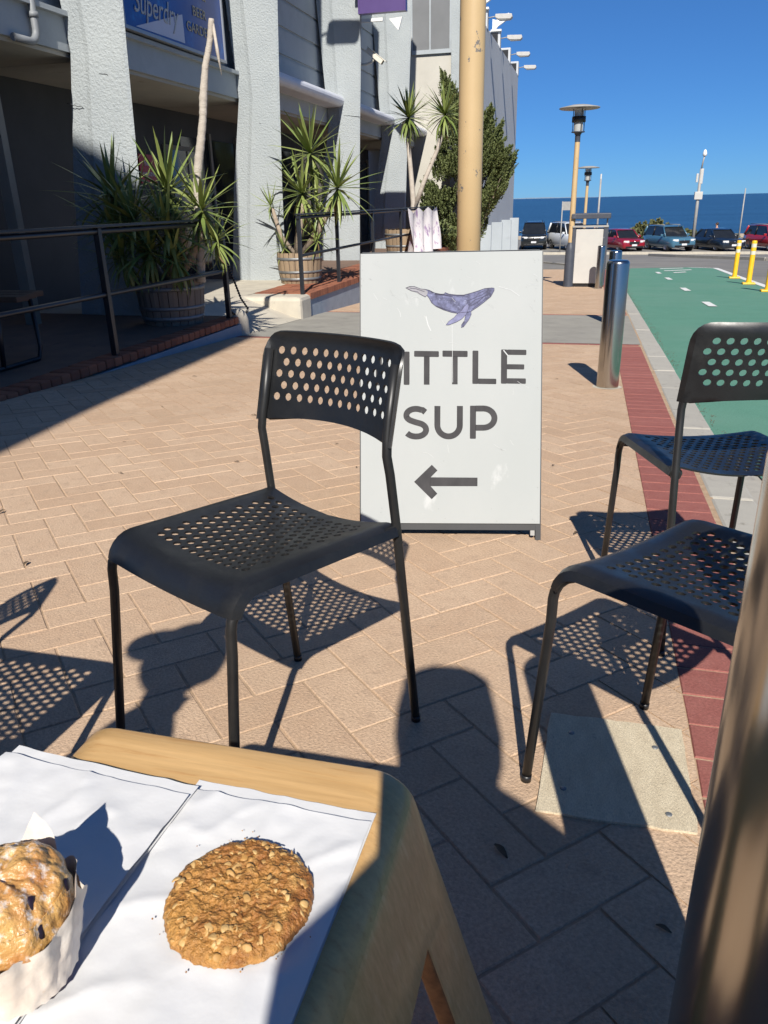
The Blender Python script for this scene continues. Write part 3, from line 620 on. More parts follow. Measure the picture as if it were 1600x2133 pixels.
MB().box(.20, .205, -.04, .04, -.035, .035).build('lens', M['dark_glass'], h)
rs = empty('notice_sign', (-6.60, 11.16, 1.28), 0, 'small red NO SMOKING notice in the dark recess', 'sign')
MB().box(0, .015, 0, .46, 0, .40).build('panel', M['red_sign'], rs)
bpy.context.view_layer.update()
for t, z, y in (('NO', .24, .13), ('SMOKING', .10, .06)):
    lettering(t, .11 if t == 'NO' else .082, M['sign_lilac'], rs, Matrix.Translation((-6.582, 11.16 + y, 1.28 + z)) @ FX)

# unseen block added behind the tables, shaped to shade the terrace
caster = empty('shade_caster', (-4.5, -5.0, .2), 0, 'unseen block added behind the tables to cast the terrace shade', 'building')
dy = 7.73 + 4.0; k1 = math.tan(SUN_HEAD); k2 = math.tan(SUN_EL) / math.cos(SUN_HEAD)
sil = [(-3.72, -3.4), (-3.42, -.36), (-4.10, .62), (-4.64, 1.23), (-4.94, 1.45), (-5.19, 1.61), (-5.39, 1.74), (-5.62, 1.82), (-6.3, 1.95), (-9.0, 2.2)]
pr = [(x + k1 * dy, z + k2 * dy) for x, z in sil]
pr = [(-8.5, -.3), (pr[0][0] - .3, -.3)] + pr + [(-8.5, pr[-1][1])]
mb = MB(); mb.prism(pr, 'y', -4.0, -7.5); part(mb, 'wall', M['render'], caster)  # outline projected back along the sun from the terrace shade edge

# ================================================================== railings
def railing(name, y0, y1, posts, label, root_y):
    r_ = empty(name, (-3.68, root_y, TZ), 0, label, 'railing')
    o = Vector((-3.68, root_y, TZ))
    def w(mb, n, **k): return mb.build(n, M['black_paint'], r_, **k)
    w(MB().box(-.034, .034, y0 - root_y, y1 - root_y, .972, .992, .004), 'top_rail')
    w(MB().tube([(0, y0 - root_y, .945), (0, y1 - root_y, .945)], .021, 10), 'handrail_tube')
    w(MB().tube([(0, y0 - root_y + .02, .48), (0, y1 - root_y - .02, .48)], .020, 10), 'mid_rail')
    for y in posts: w(MB().box(-.024, .024, y - root_y - .024, y - root_y + .024, -.02, .97, .004), 'post')
    return r_
railing('railing', 1.6, 7.68, (1.62, 3.45, 5.50, 7.64), 'black steel railing along the shaded brick-edged terrace', 5.5)
railing('railing', 9.86, 18.95, (9.90, 11.50, 13.5, 15.6, 17.3, 18.9), 'black steel railing beside the sunlit barrel planter and ramp', 11.5)
ch = [(-3.68, 7.66, .50), (-3.66, 7.72, .32), (-3.63, 7.86, .02), (-3.61, 7.97, -.10), (-3.62, 7.93, -.17), (-3.66, 7.80, -.165), (-3.68, 7.70, -.10)]
mb = MB()
lp = [Vector(p) for p in ch]; cnt = 0
for a, b in zip(lp, lp[1:]):
    n_ = max(2, int((b - a).length / .028))
    for i in range(n_):
        p = a.lerp(b, i / n_); mb.tube([p - (b - a).normalized() * .014, p, p + (b - a).normalized() * .014], [.008, .014, .008], 6)
tag(mb.build('barrier_chain', M['black_paint']), 'black chain hanging in a loop from the railing end post', 'chain')

# ================================================================== bench in the deep shade of the terrace
bk = empty('timber_bench', (-4.65, 5.0, TZ), 0, 'dark timber bench behind the railing at the left edge', 'bench')
for j in range(3): MB().box(-.75, .72 - .05 * j, -.22 + j * .15, -.09 + j * .15, .50, .54, .006).build('plank', M['bench_wood'], bk)
for j in range(2): MB().box(-.75, .55, -.62 + j * .13, -.51 + j * .13, .28, .315, .006).build('plank', M['bench_wood'], bk)
for px in (-.6, .48):
    MB().tube([(px, .22, .49), (px, .24, .10), (px, .20, .02), (px, -.5, .02), (px, -.56, .08), (px, -.56, .28)], .018, 8).build('leg_frame', M['black_paint'], bk)
    MB().tube([(px, -.15, .49), (px, -.2, .02)], .018, 8).build('leg', M['black_paint'], bk)

# ================================================================== banner on the far railing
def ban(u, v):
    y = 15.9 + u * 3.0; z = .82 - TZ * 0 - v * .92 - .07 * math.sin(math.pi * ((u * 3) % 1.0)) * (1 - v) * 1.6
    return (-3.60 + .10 * math.sin(u * 19 + v * 2) * (.35 + v), y + .06 * v * math.sin(u * 9), z)
bo = MB().grid(48, 20, ban).build('banner', M['cloth'], None, solid=.004)
tag(bo, 'crumpled white and purple cloth banner tied to the railing', 'banner')

# ================================================================== barrel planters and yuccas
def barrel(x, y, label, rr=.335, hh=.44, z0=TZ, wood='barrel_wood'):
    r_ = empty('barrel_planter', (x, y, z0), 0, label, 'planter', 'half barrel planters')
    n = 22; prof = [(.86, 0), (.95, .3), (1.0, .75), (.99, 1.0)]
    for k in range(n):
        a0 = 2 * math.pi * k / n + .012; a1 = 2 * math.pi * (k + 1) / n - .012; top = hh + rnd.uniform(-.008, .004)
        v = []
        for f_, t in prof:
            for a, q in ((a0, 0), ((a0 + a1) / 2, .003), (a1, 0)): v.append(((rr * f_ + q) * math.cos(a), (rr * f_ + q) * math.sin(a), t * top))
        for f_, t in ((.90, 1.0),):
            for a in (a0, (a0 + a1) / 2, a1): v.append((rr * f_ * math.cos(a), rr * f_ * math.sin(a), t * top))
        fs = [(i * 3 + j, i * 3 + j + 1, (i + 1) * 3 + j + 1, (i + 1) * 3 + j) for i in range(4) for j in range(2)]
        MB().add(v, fs).build('stave', M[wood], r_)
    MB().lathe([(rr * .84, .02), (rr * .93, .3 * hh), (rr * .97, .9 * hh)], 28).build('liner', M['soil'], r_)
    for t0, t1 in ((.10, .20), (.34, .42), (.76, .85)):
        def rad(t): return rr * (.86 + .09 * t / .3 if t < .3 else .95 + .05 * (t - .3) / .45 if t < .75 else 1.0) + .005
        MB().lathe([(rad(t0), t0 * hh), (rad(t0) + .003, t0 * hh), (rad(t1) + .003, t1 * hh), (rad(t1), t1 * hh)], 32).build('hoop', M['hoop'], r_)
    MB().lathe([(rr * .93, .86 * hh), (0, .90 * hh)], 20).build('soil', M['soil'], r_)
    return r_
# sword leaves: a few shapes, each leaf its own object
LEAF = []
for k in range(6):
    droop = (.02, .10, .25, .5, .85, 1.2)[k]
    def leafpt(u, v, droop=droop):
        t = v; w = .5 * (.30 + .9 * math.sin(min(1, t * 2.2 + .25) * math.pi / 2)) * (1 - t ** 2.2) if t < 1 else 0
        ang = droop * t * t * 1.2; zz = t * math.cos(ang * .6) ; yy = t * math.sin(ang)
        zz = t - .42 * droop * t * t * t; yy = .75 * droop * t * t
        return ((u - .5) * .060 * w * 2, yy - .020 * (1 - abs(u - .5) * 2) * w, zz)
    me = MB().grid(2, 7, leafpt).mesh('leaf'); LEAF.append(me)
LEAFM = {}
def leafmesh(k, m):
    if (k, m) not in LEAFM:
        me = LEAF[k].copy(); me.materials.clear(); me.materials.append(M[m]); LEAFM[(k, m)] = me
    return LEAFM[(k, m)]
LEAFN = {}; LEAFMASS = {}
def rosette(root, c, n, L, axis=(0, 0, 1), lo=5, hi=150, dry=.06, width=1.0):
    axis = Vector(axis).normalized(); q = Vector((0, 0, 1)).rotation_difference(axis); order = list(range(n)); rnd.shuffle(order)
    for i in order:
        t = (i + .5) / n; el = R(lo + (hi - lo) * t ** 0.85 + rnd.uniform(-8, 8)); az = i * 2.39996 + rnd.uniform(-.25, .25)
        k = min(5, int(abs(rnd.gauss(0, .8)) + t * 3.4)); l = L * rnd.uniform(.78, 1.08) * (.82 + .3 * math.sin(math.pi * min(t + .15, 1)))
        m = 'yucca_dry' if (t > .8 and rnd.random() < dry * 4) else 'yucca'
        base = Vector(c) + axis * (.10 * (1 - t) * L)
        d = q @ Vector((math.sin(el) * math.cos(az), math.sin(el) * math.sin(az), math.cos(el)))
        side = q @ Vector((-math.sin(az), math.cos(az), 0)); yv = side.cross(d) * -1      # local z along the leaf, y the way it droops
        if yv.z > 0: yv = -yv
        X = yv.cross(d)
        Mx = Matrix(((X.x * l * width, yv.x * l, d.x * l, base.x), (X.y * l * width, yv.y * l, d.y * l, base.y), (X.z * l * width, yv.z * l, d.z * l, base.z), (0, 0, 0, 1)))
        if LEAFN.get(root.name, 0) < 290:
            LEAFN[root.name] = LEAFN.get(root.name, 0) + 1; o = put('leaf', leafmesh(k, m), None, root); o.matrix_local = Mx
        else:
            mb = LEAFMASS.setdefault(root.name, (root, MB()))[1]; mb.add([Mx @ v.co for v in LEAF[k].vertices], [list(p.vertices) for p in LEAF[k].polygons], True)
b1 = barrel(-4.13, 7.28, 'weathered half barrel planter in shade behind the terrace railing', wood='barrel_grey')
y1 = empty('yucca', (-4.13, 7.28, TZ + .40), 0, 'large bushy yucca, half in shade, in the terrace barrel', 'yucca')
def lw(p): return (p[0] + 4.13, p[1] - 7.28, p[2] - TZ - .40)
for pts, r0 in (([(-4.2, 7.3, .2), (-4.4, 7.3, .6), (-4.62, 7.25, 1.0)], .05), ([(-4.1, 7.3, .2), (-4.05, 7.3, 1.0)], .05), ([(-4.05, 7.2, .2), (-3.8, 7.2, .5), (-3.63, 7.2, .82)], .045), ([(-4.1, 7.2, .2), (-3.9, 7.1, .7)], .045)):
    MB().tube([lw(p) for p in pts], r0, 8).build('trunk', M['bark'], y1)
for c, n, L in (((-3.66, 7.22, .88), 60, .50), ((-4.04, 7.30, 1.04), 52, .60), ((-4.62, 7.25, 1.00), 56, .60), ((-3.55, 7.25, .60), 48, .40), ((-4.30, 7.05, .80), 64, .58), ((-3.92, 7.02, .70), 64, .55), ((-4.55, 7.1, .72), 48, .55), ((-4.12, 6.96, .52), 54, .50), ((-3.86, 6.96, .46), 50, .44), ((-4.42, 6.98, .46), 46, .46)):
    rosette(y1, lw(c), n, L, (rnd.uniform(-.15, .15), rnd.uniform(-.2, 0), 1), 4, 172, .05, 1.25)
# bare dead stem rising from the same barrel
st = empty('bare_stem', (-3.72, 7.22, TZ + .40), 0, 'tall bare pale yucca stem, broken off at the top', 'dead stem')
sp = [(-3.76, 7.25, .25), (-3.70, 7.22, .80), (-3.66, 7.2, 1.20), (-3.60, 7.2, 1.45), (-3.545, 7.2, 1.68), (-3.52, 7.2, 1.85), (-3.47, 7.2, 2.10), (-3.40, 7.2, 2.30), (-3.37, 7.2, 2.46)]
def ls(p): return (p[0] + 3.72, p[1] - 7.22, p[2] - TZ - .40)
sr = [.045, .042, .040, .040, .034, .037, .030, .026, .026]; fp, fr_ = [], []
for i in range(len(sp) - 1):
    for j in range(9):
        t = j / 9; p = Vector(ls(sp[i])).lerp(Vector(ls(sp[i + 1])), t); fp.append(p + Vector((.004 * noise.noise(p * 6), .004 * noise.noise(p * 7), 0))); fr_.append((sr[i] * (1 - t) + sr[i + 1] * t) * (1 + .06 * noise.noise(p * 30) + (.05 if (i * 9 + j) % 3 == 0 else -.02)))
fp.append(Vector(ls(sp[-1]))); fr_.append(.022)
MB().tube(fp, fr_, 14).build('stem', M['bare_stem'], st)
MB().tube([ls(p) for p in ((-3.36, 7.2, 2.42), (-3.335, 7.19, 2.2), (-3.315, 7.19, 2.02))], [.012, .016, .002], 6).build('hanging_sheath', M['bare_stem'], st)
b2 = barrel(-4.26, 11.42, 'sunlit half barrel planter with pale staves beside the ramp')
y2 = empty('yucca', (-4.26, 11.42, TZ + .40), 0, 'bright green yucca with several heads in the sunlit barrel', 'yucca')
def l2(p): return (p[0] + 4.26, p[1] - 11.42, p[2] - TZ - .40)
for pts, r0 in (([(-4.3, 11.4, .25), (-4.2, 11.4, .8), (-4.0, 11.4, 1.55)], .05), ([(-4.2, 11.4, .25), (-3.9, 11.35, .6), (-3.62, 11.35, 1.05)], .05), ([(-4.3, 11.35, .25), (-4.5, 11.35, .5), (-4.62, 11.35, .9)], .032), ([(-4.25, 11.3, .25), (-4.12, 11.3, .95)], .045)):
    MB().tube([l2(p) for p in pts], r0, 8).build('trunk', M['bark'], y2)
for c, n, L in (((-3.99, 11.4, 1.56), 54, .72), ((-4.12, 11.3, 1.04), 54, .66), ((-3.60, 11.35, 1.10), 58, .68), ((-4.63, 11.35, .90), 22, .36), ((-3.92, 11.3, .42), 20, .40), ((-4.45, 11.3, .32), 22, .38), ((-3.9, 11.3, .8), 30, .5)):
    rosette(y2, l2(c), n, L, (rnd.uniform(-.15, .15), rnd.uniform(-.2, 0), 1), 4, 165, .07, 1.1)
b3 = barrel(-4.05, 17.4, 'half barrel planter mostly hidden behind the cloth banner', .40, .55)
y3 = empty('yucca', (-4.05, 17.4, TZ + .40), 0, 'yucca with two thin trunks crossing the white end wall', 'yucca')
def l3(p): return (p[0] + 4.05, p[1] - 17.4, p[2] - TZ - .40)
MB().tube([l3(p) for p in ((-3.86, 17.5, .25), (-3.84, 17.5, .9), (-3.90, 17.5, 1.6), (-3.95, 17.5, 2.1), (-3.93, 17.5, 2.5))], [.075, .06, .05, .045, .04], 9).build('trunk', M['bare_stem'], y3)
MB().tube([l3(p) for p in ((-3.82, 17.5, .8), (-3.62, 17.5, 1.3), (-3.34, 17.5, 1.9), (-3.20, 17.5, 2.25), (-3.17, 17.5, 2.5))], [.055, .048, .042, .038, .035], 9).build('trunk', M['bare_stem'], y3)
for c in ((-3.93, 17.5, 2.52), (-3.17, 17.5, 2.54)): rosette(y3, l3(c), 90, .66, (0, -.1, 1), 5, 170, .08, 1.2)
for rt_, mb in LEAFMASS.values(): tag(mb.build('leaf_mass', M['yucca'], rt_), kind='stuff')
# ================================================================== trees and shrubs beyond
def tuft_mesh(name, n, L, rad, leaf, m, seed):
    r_ = random.Random(seed); v = []; f = []
    for i in range(n):
        t = r_.random() ** .8; a = r_.uniform(0, 6.283); rr = rad * (1 - t) ** .7 * (.35 + .75 * r_.random())
        p = Vector((rr * math.cos(a), rr * math.sin(a), L * t)); d = Vector((math.cos(a) * .8, math.sin(a) * .8, .9 + r_.uniform(-.3, .4))).normalized()
        s_ = d.cross(Vector((r_.uniform(-1, 1), r_.uniform(-1, 1), r_.uniform(-1, 1)))).normalized() * leaf * .35; q = d * leaf * r_.uniform(.7, 1.3)
        k = len(v); v += [p - s_, p + s_, p + q * .6 + s_ * .7, p + q, p + q * .6 - s_ * .7]; f.append((k, k + 1, k + 2, k + 3, k + 4))
    me = bpy.data.meshes.new(name); me.from_pydata([tuple(p) for p in v], [], f); me.materials.append(m); return me
def inside(p, poly):
    c = False; n = len(poly); j = n - 1
    for i in range(n):
        if (poly[i][1] > p[1]) != (poly[j][1] > p[1]) and p[0] < (poly[j][0] - poly[i][0]) * (p[1] - poly[i][1]) / (poly[j][1] - poly[i][1]) + poly[i][0]: c = not c
        j = i
    return c
OUT = [(-4.13, 4.06), (-3.85, 3.73), (-3.65, 3.45), (-3.11, 2.87), (-2.84, 3.13), (-2.79, 2.96), (-2.66, 2.68), (-2.55, 2.82), (-2.56, 2.56), (-2.46, 2.16), (-2.26, 2.18), (-2.33, 1.99), (-2.18, 2.04), (-2.19, 1.7), (-2.35, 1.29), (-2.42, 1.0), (-2.73, .65), (-2.91, .28), (-3.23, -.21), (-4.3, -.14), (-4.58, .68), (-4.64, 1.17), (-4.31, 1.76), (-4.18, 2.34), (-3.99, 2.79), (-4.06, 3.69)]
tr = empty('juniper_tree', (-3.45, 22.3, gz(22.3)), 0, 'twisted dark green juniper tree behind the cream pole', 'tree')
g0 = gz(22.3)
for pts, r0 in (([(-3.45, 22.3, -1.1), (-3.5, 22.3, 0), (-3.7, 22.3, 1.5), (-3.95, 22.3, 3.2)], .12), ([(-3.45, 22.3, -1), (-3.2, 22.25, .5), (-2.9, 22.2, 1.8), (-2.8, 22.2, 2.7)], .09), ([(-3.4, 22.3, -1), (-3.0, 22.2, .3), (-2.6, 22.1, 1.2), (-2.35, 22.1, 1.8)], .07), ([(-3.5, 22.3, -1), (-3.9, 22.2, .2), (-4.3, 22.2, 1.0)], .07)):
    MB().tube([(p[0] + 3.45, p[1] - 22.3, p[2] - g0) for p in pts], [r0, r0 * .6, r0 * .35, r0 * .15][:len(pts)], 8).build('trunk', M['bark'], tr)
r2 = random.Random(11); V = []; F_ = []
tufts = [tuft_mesh('t', 140, .52, .105, .05, M['juniper'], 50 + k) for k in range(4)]
bmj = bmesh.new(); cnt = 0
while cnt < 760:
    x, z = r2.uniform(-4.7, -2.1), r2.uniform(-.3, 4.1)
    if not inside((x, z), OUT) or noise.noise((x * 1.7, z * 1.7, 5)) < -.12: continue
    half = .75 * math.sqrt(max(.05, 1 - ((x + 3.4) / 1.4) ** 2 * .8)) * (1.0 if z < 2.4 else .45)
    y = 22.3 + r2.uniform(-half, half); cnt += 1
    d = Vector(((x + 3.55) * .55 + r2.uniform(-.2, .45), (y - 22.3) * .6 - .1, 1)).normalized()
    q = Vector((0, 0, 1)).rotation_difference(d).to_matrix().to_4x4(); sc_ = r2.uniform(.65, 1.15)
    bmj.from_mesh(r2.choice(tufts)); bmj.verts.ensure_lookup_table(); n0 = len(bmj.verts) - 700
    Mx = Matrix.Translation(Vector((x + 3.45, y - 22.3, z - g0)) - d * .36 * sc_) @ q @ Matrix.Scale(sc_, 4)
    for i in range(n0, len(bmj.verts)): bmj.verts[i].co = Mx @ bmj.verts[i].co
for (ax, az), (bx, bz) in (((-3.8, 3.2), (-4.16, 4.10)), ((-3.9, 2.9), (-3.75, 3.75)), ((-3.0, 2.4), (-2.82, 3.22)), ((-2.75, 2.2), (-2.50, 2.86)), ((-2.6, 1.5), (-2.16, 2.12)), ((-2.6, 1.2), (-2.10, 1.78)), ((-4.3, 1.0), (-4.68, 1.45)), ((-2.9, .6), (-2.45, 1.15))):
    for j in range(11):          # twisted spires standing out of the crown
        t = j / 10; d = Vector((bx - ax, r2.uniform(-.12, .12), bz - az)).normalized(); q = Vector((0, 0, 1)).rotation_difference(d).to_matrix().to_4x4(); sc_ = (1 - t) * .75 + .22
        bmj.from_mesh(r2.choice(tufts)); bmj.verts.ensure_lookup_table(); n0 = len(bmj.verts) - 700
        Mx = Matrix.Translation(Vector((ax + (bx - ax) * t + 3.45 + r2.uniform(-.05, .05) * (1 - t), r2.uniform(-.15, .05), az + (bz - az) * t - g0)) - d * .30 * sc_) @ q @ Matrix.Scale(sc_, 4)
        for i in range(n0, len(bmj.verts)): bmj.verts[i].co = Mx @ bmj.verts[i].co
me = bpy.data.meshes.new('crown'); bmj.to_mesh(me); bmj.free(); put('crown', me, M['juniper'], tr)
def shrub(name, c, rx, ry, rz, n, label, m='shrub', leaf=.09):
    r_ = empty(name, c, 0, label, 'shrub'); bmj = bmesh.new(); ts = [tuft_mesh('t', 40, .3, .14, leaf, M[m], 80 + k) for k in range(3)]
    for i in range(n):
        a = r2.uniform(0, 6.283); e = r2.random() ** .5; h = r2.random()
        x, y = rx * e * math.cos(a), ry * e * math.sin(a); z = rz * h * math.sqrt(max(0, 1 - e * e * .85)) * (.75 + .25 * noise.noise((x, y, 2)))
        bmj.from_mesh(r2.choice(ts)); bmj.verts.ensure_lookup_table(); n0 = len(bmj.verts) - 200
        d = Vector((x / rx * .7, y / ry * .7, 1)).normalized(); q = Vector((0, 0, 1)).rotation_difference(d).to_matrix().to_4x4(); Mx = Matrix.Translation((x, y, z)) @ q @ Matrix.Scale(r2.uniform(.7, 1.5), 4)
        for k in range(n0, len(bmj.verts)): bmj.verts[k].co = Mx @ bmj.verts[k].co
    me = bpy.data.meshes.new('foliage'); bmj.to_mesh(me); bmj.free(); put('foliage', me, M[m], r_)
    for k in range(5):
        a = k * 1.3; MB().tube([(0, 0, -.1), (rx * .4 * math.cos(a), ry * .4 * math.sin(a), rz * .5)], [.05, .02], 6).build('stem', M['bark'], r_)
    return r_
shrub('dune_shrub', (4.8, 66, gz(60)), 2.3, 1.4, 1.95, 340, 'low olive dune shrub between the red and blue cars', leaf=.13)
shrub('dune_shrub', (8.2, 68, gz(60)), 2.6, 1.2, .95, 160, 'low patch of dune scrub behind the black sedan', leaf=.12)
shrub('round_shrub', (-3.85, 20.9, -.35), .42, .42, .62, 120, 'small round green shrub right of the cloth banner', 'juniper', .05)

# ================================================================== posts, lamps, bollards
cp = empty('cream_pole', (-.72, 4.8, gz(4.8)), 0, 'thick cream painted steel pole with flaking paint behind the white sign', 'pole')
MB().tube([(0, 0, -.02), (0, 0, 1.5), (0, 0, 3.2), (0, 0, 5.2)], [.071, .070, .069, .068], 32).build('shaft', M['cream_paint'], cp)
MB().lathe([(.075, 0), (.085, .004), (.085, .02), (.073, .03)], 28).build('collar', M['cream_paint'], cp)
def lamp_post(x, y, label, h=3.37):
    r_ = empty('lamp_post', (x, y, gz(y)), 0, label, 'street lamp', 'disc-topped street lamps')
    MB().lathe([(.105, -.02), (.10, .03), (.096, .72), (.085, .80), (.062, .86), (.058, .88)], 22).build('base', M['lamp_base'], r_)
    MB().lathe([(.056, .86), (.050, h - .62)], 18).build('shaft', M['cream_paint'], r_)
    MB().lathe([(.052, h - .62), (.052, h - .50), (.075, h - .46), (.13, h - .45), (.13, h - .435), (0, h - .43)], 20).build('neck', M['lamp_base'], r_)
    MB().lathe([(.090, h - .43), (.092, h - .06)], 20).build('glass', M['lamp_glass'], r_)
    MB().lathe([(.128, h - .27), (.132, h - .27), (.132, h - .17), (.128, h - .17), (.128, h - .27)], 24).build('band', M['black_paint'], r_)
    for k in range(4):
        a = k * math.pi / 2 + .5; MB().tube([(.122 * math.cos(a), .122 * math.sin(a), h - .44), (.122 * math.cos(a), .122 * math.sin(a), h - .04)], .008, 6).build('strut', M['lamp_base'], r_)
    MB().lathe([(0, h + .035), (.16, h + .03), (.385, h - .015), (.39, h - .03), (.37, h - .04), (.14, h - .02), (0, h - .02)], 36).build('disc', M['lamp_grey'], r_)
lamp_post(-.46, 17.2, 'nearer cream street lamp with flat disc top and dark flaking base')
lamp_post(-.38, 31.0, 'farther disc-topped street lamp standing behind the bin')
def bollard(x, y, label, h=.82, r0=.072):
    r_ = empty('bollard', (x, y, gz(y)), 0, label, 'bollard', 'stainless steel bollards along the kerb')
    MB().lathe([(r0, -.03), (r0, h - .022), (r0 - .002, h - .014), (r0 - .007, h - .006), (r0 - .014, h - .001), (r0 - .03, h), (0, h + .001)], 48).build('tube', M['steel'], r_)
    mb = MB(); v = [(0, 0, .006)]; n = 26
    for k in range(n):
        a = k / n * 6.283; q = .095 + .018 * noise.noise((math.cos(a) * 2 + x, math.sin(a) * 2 + y, 0)); v.append((q * math.cos(a), q * math.sin(a), .0015 - SL * q * math.sin(a)))
    mb.add(v, [(0, k + 1, (k + 1) % n + 1) for k in range(n)]); mb.build('mortar_collar', M['pale_concrete'], r_)
bollard(.205, .577, 'large blurred steel bollard at the right edge, nearest the camera')
bollard(.161, 5.352, 'brushed steel bollard standing beside the red strip, right of the white sign')
bollard(.255, 9.7, 'steel bollard half hidden behind the one by the sign')
bollard(.157, 16.577, 'steel bollard in front of the pale bin, beside the lamp')
# bin enclosure
bn = empty('bin_enclosure', (-.09, 17.15, gz(17.15)), 0, 'pale panelled litter bin enclosure with a dark roof beside the lamp', 'litter bin')
MB().box(-.275, .265, 0, .62, .07, 1.13, .006).build('front_panel', M['white_panel'], bn)
MB().box(.268, .36, -.01, .64, .03, 1.16, .006).build('side_panel', M['lamp_base'], bn)
MB().box(-.35, -.278, -.01, .64, .03, 1.16, .006).build('side_panel', M['lamp_base'], bn)
MB().box(-.35, .36, -.03, .66, 1.165, 1.20, .004).build('lid', M['lamp_grey'], bn)
for px in (-.33, .33): MB().box(px - .012, px + .012, .05, .09, 1.2, 1.33).build('roof_post', M['lamp_grey'], bn)
for px in (-.33, .33): MB().box(px - .012, px + .012, .55, .59, 1.2, 1.33).build('roof_post', M['lamp_grey'], bn)
MB().box(-.38, .39, -.06, .68, 1.332, 1.43, .01).build('roof', M['lamp_base'], bn)
MB().box(-.33, .34, .03, .6, -.02, .068).build('plinth', M['black_trim'], bn)
def flexi(x, y, label):
    r_ = empty('yellow_post', (x, y, gz(y) - .03), 0, label, 'post', 'yellow flexible posts beside the cycle lane')
    MB().box(-.13, .13, -.09, .09, 0, .04, .012).build('base', M['yellow'], r_)
    MB().lathe([(.062, .04), (.055, .10), (.055, .88), (.048, .905), (0, .91)], 20).build('tube', M['yellow'], r_)
    for z in (.62, .77): MB().lathe([(.0565, z), (.0565, z + .075)], 20).build('reflective_band', M['reflect_band'], r_)
flexi(3.50, 21.75, 'farthest yellow flexible post with pale bands'); flexi(3.36, 18.98, 'middle yellow flexible post beside the green lane'); flexi(3.26, 16.4, 'yellow flexible post cut by the right edge of the picture')
# thin poles by the car park
def pole(name, x, y, h, r0, label, cat='pole', z=None):
    r_ = empty(name, (x, y, gz(y) if z is None else z), 0, label, cat); MB().tube([(0, 0, 0), (0, 0, h)], [r0, r0 * .8], 10).build('shaft', M['lamp_grey'], r_); return r_
p_ = pole('sign_pole', -2.2, 56.2, 3.3, .045, 'thin grey post with a small square sign in front of the white car', 'sign post')
MB().box(-.02, .62, -.03, 0, 2.75, 3.28).build('sign_plate', M['lamp_grey'], p_)
p_ = pole('white_pole', .15, 58.6, 4.7, .075, 'slim white pole right of the farther lamp'); MB().tube([(0, 0, 3.9), (0, 0, 5.0)], .05, 8).build('top_section', M['white_panel'], p_)
p_ = pole('camera_mast', 6.75, 61, 5.2, .12, 'tall pale mast with cameras and a box beside the blue car', 'mast')
MB().box(-.26, .26, -.2, .2, 3.25, 3.75, .02).build('equipment_box', M['white_panel'], p_)
MB().tube([(0, 0, 5.2), (.05, 0, 5.7), (.10, 0, 6.0)], .05, 8).build('arm', M['lamp_grey'], p_)
MB().box(-.02, .16, -.1, .1, 4.25, 5.2, .02).build('antenna', M['white_panel'], p_)
MB().box(-.28, -.14, -.08, .08, 4.35, 4.9, .02).build('antenna', M['white_panel'], p_)
MB().lathe([(0, 5.95), (.13, 6.0), (.14, 6.15), (.08, 6.35), (0, 6.4)], 14, (.1, 0, 0)).build('camera_dome', M['white_paint'], p_)
pole('thin_pole', 9.65, 60.5, 3.9, .05, 'thin plain pole behind the black sedan near the right edge')

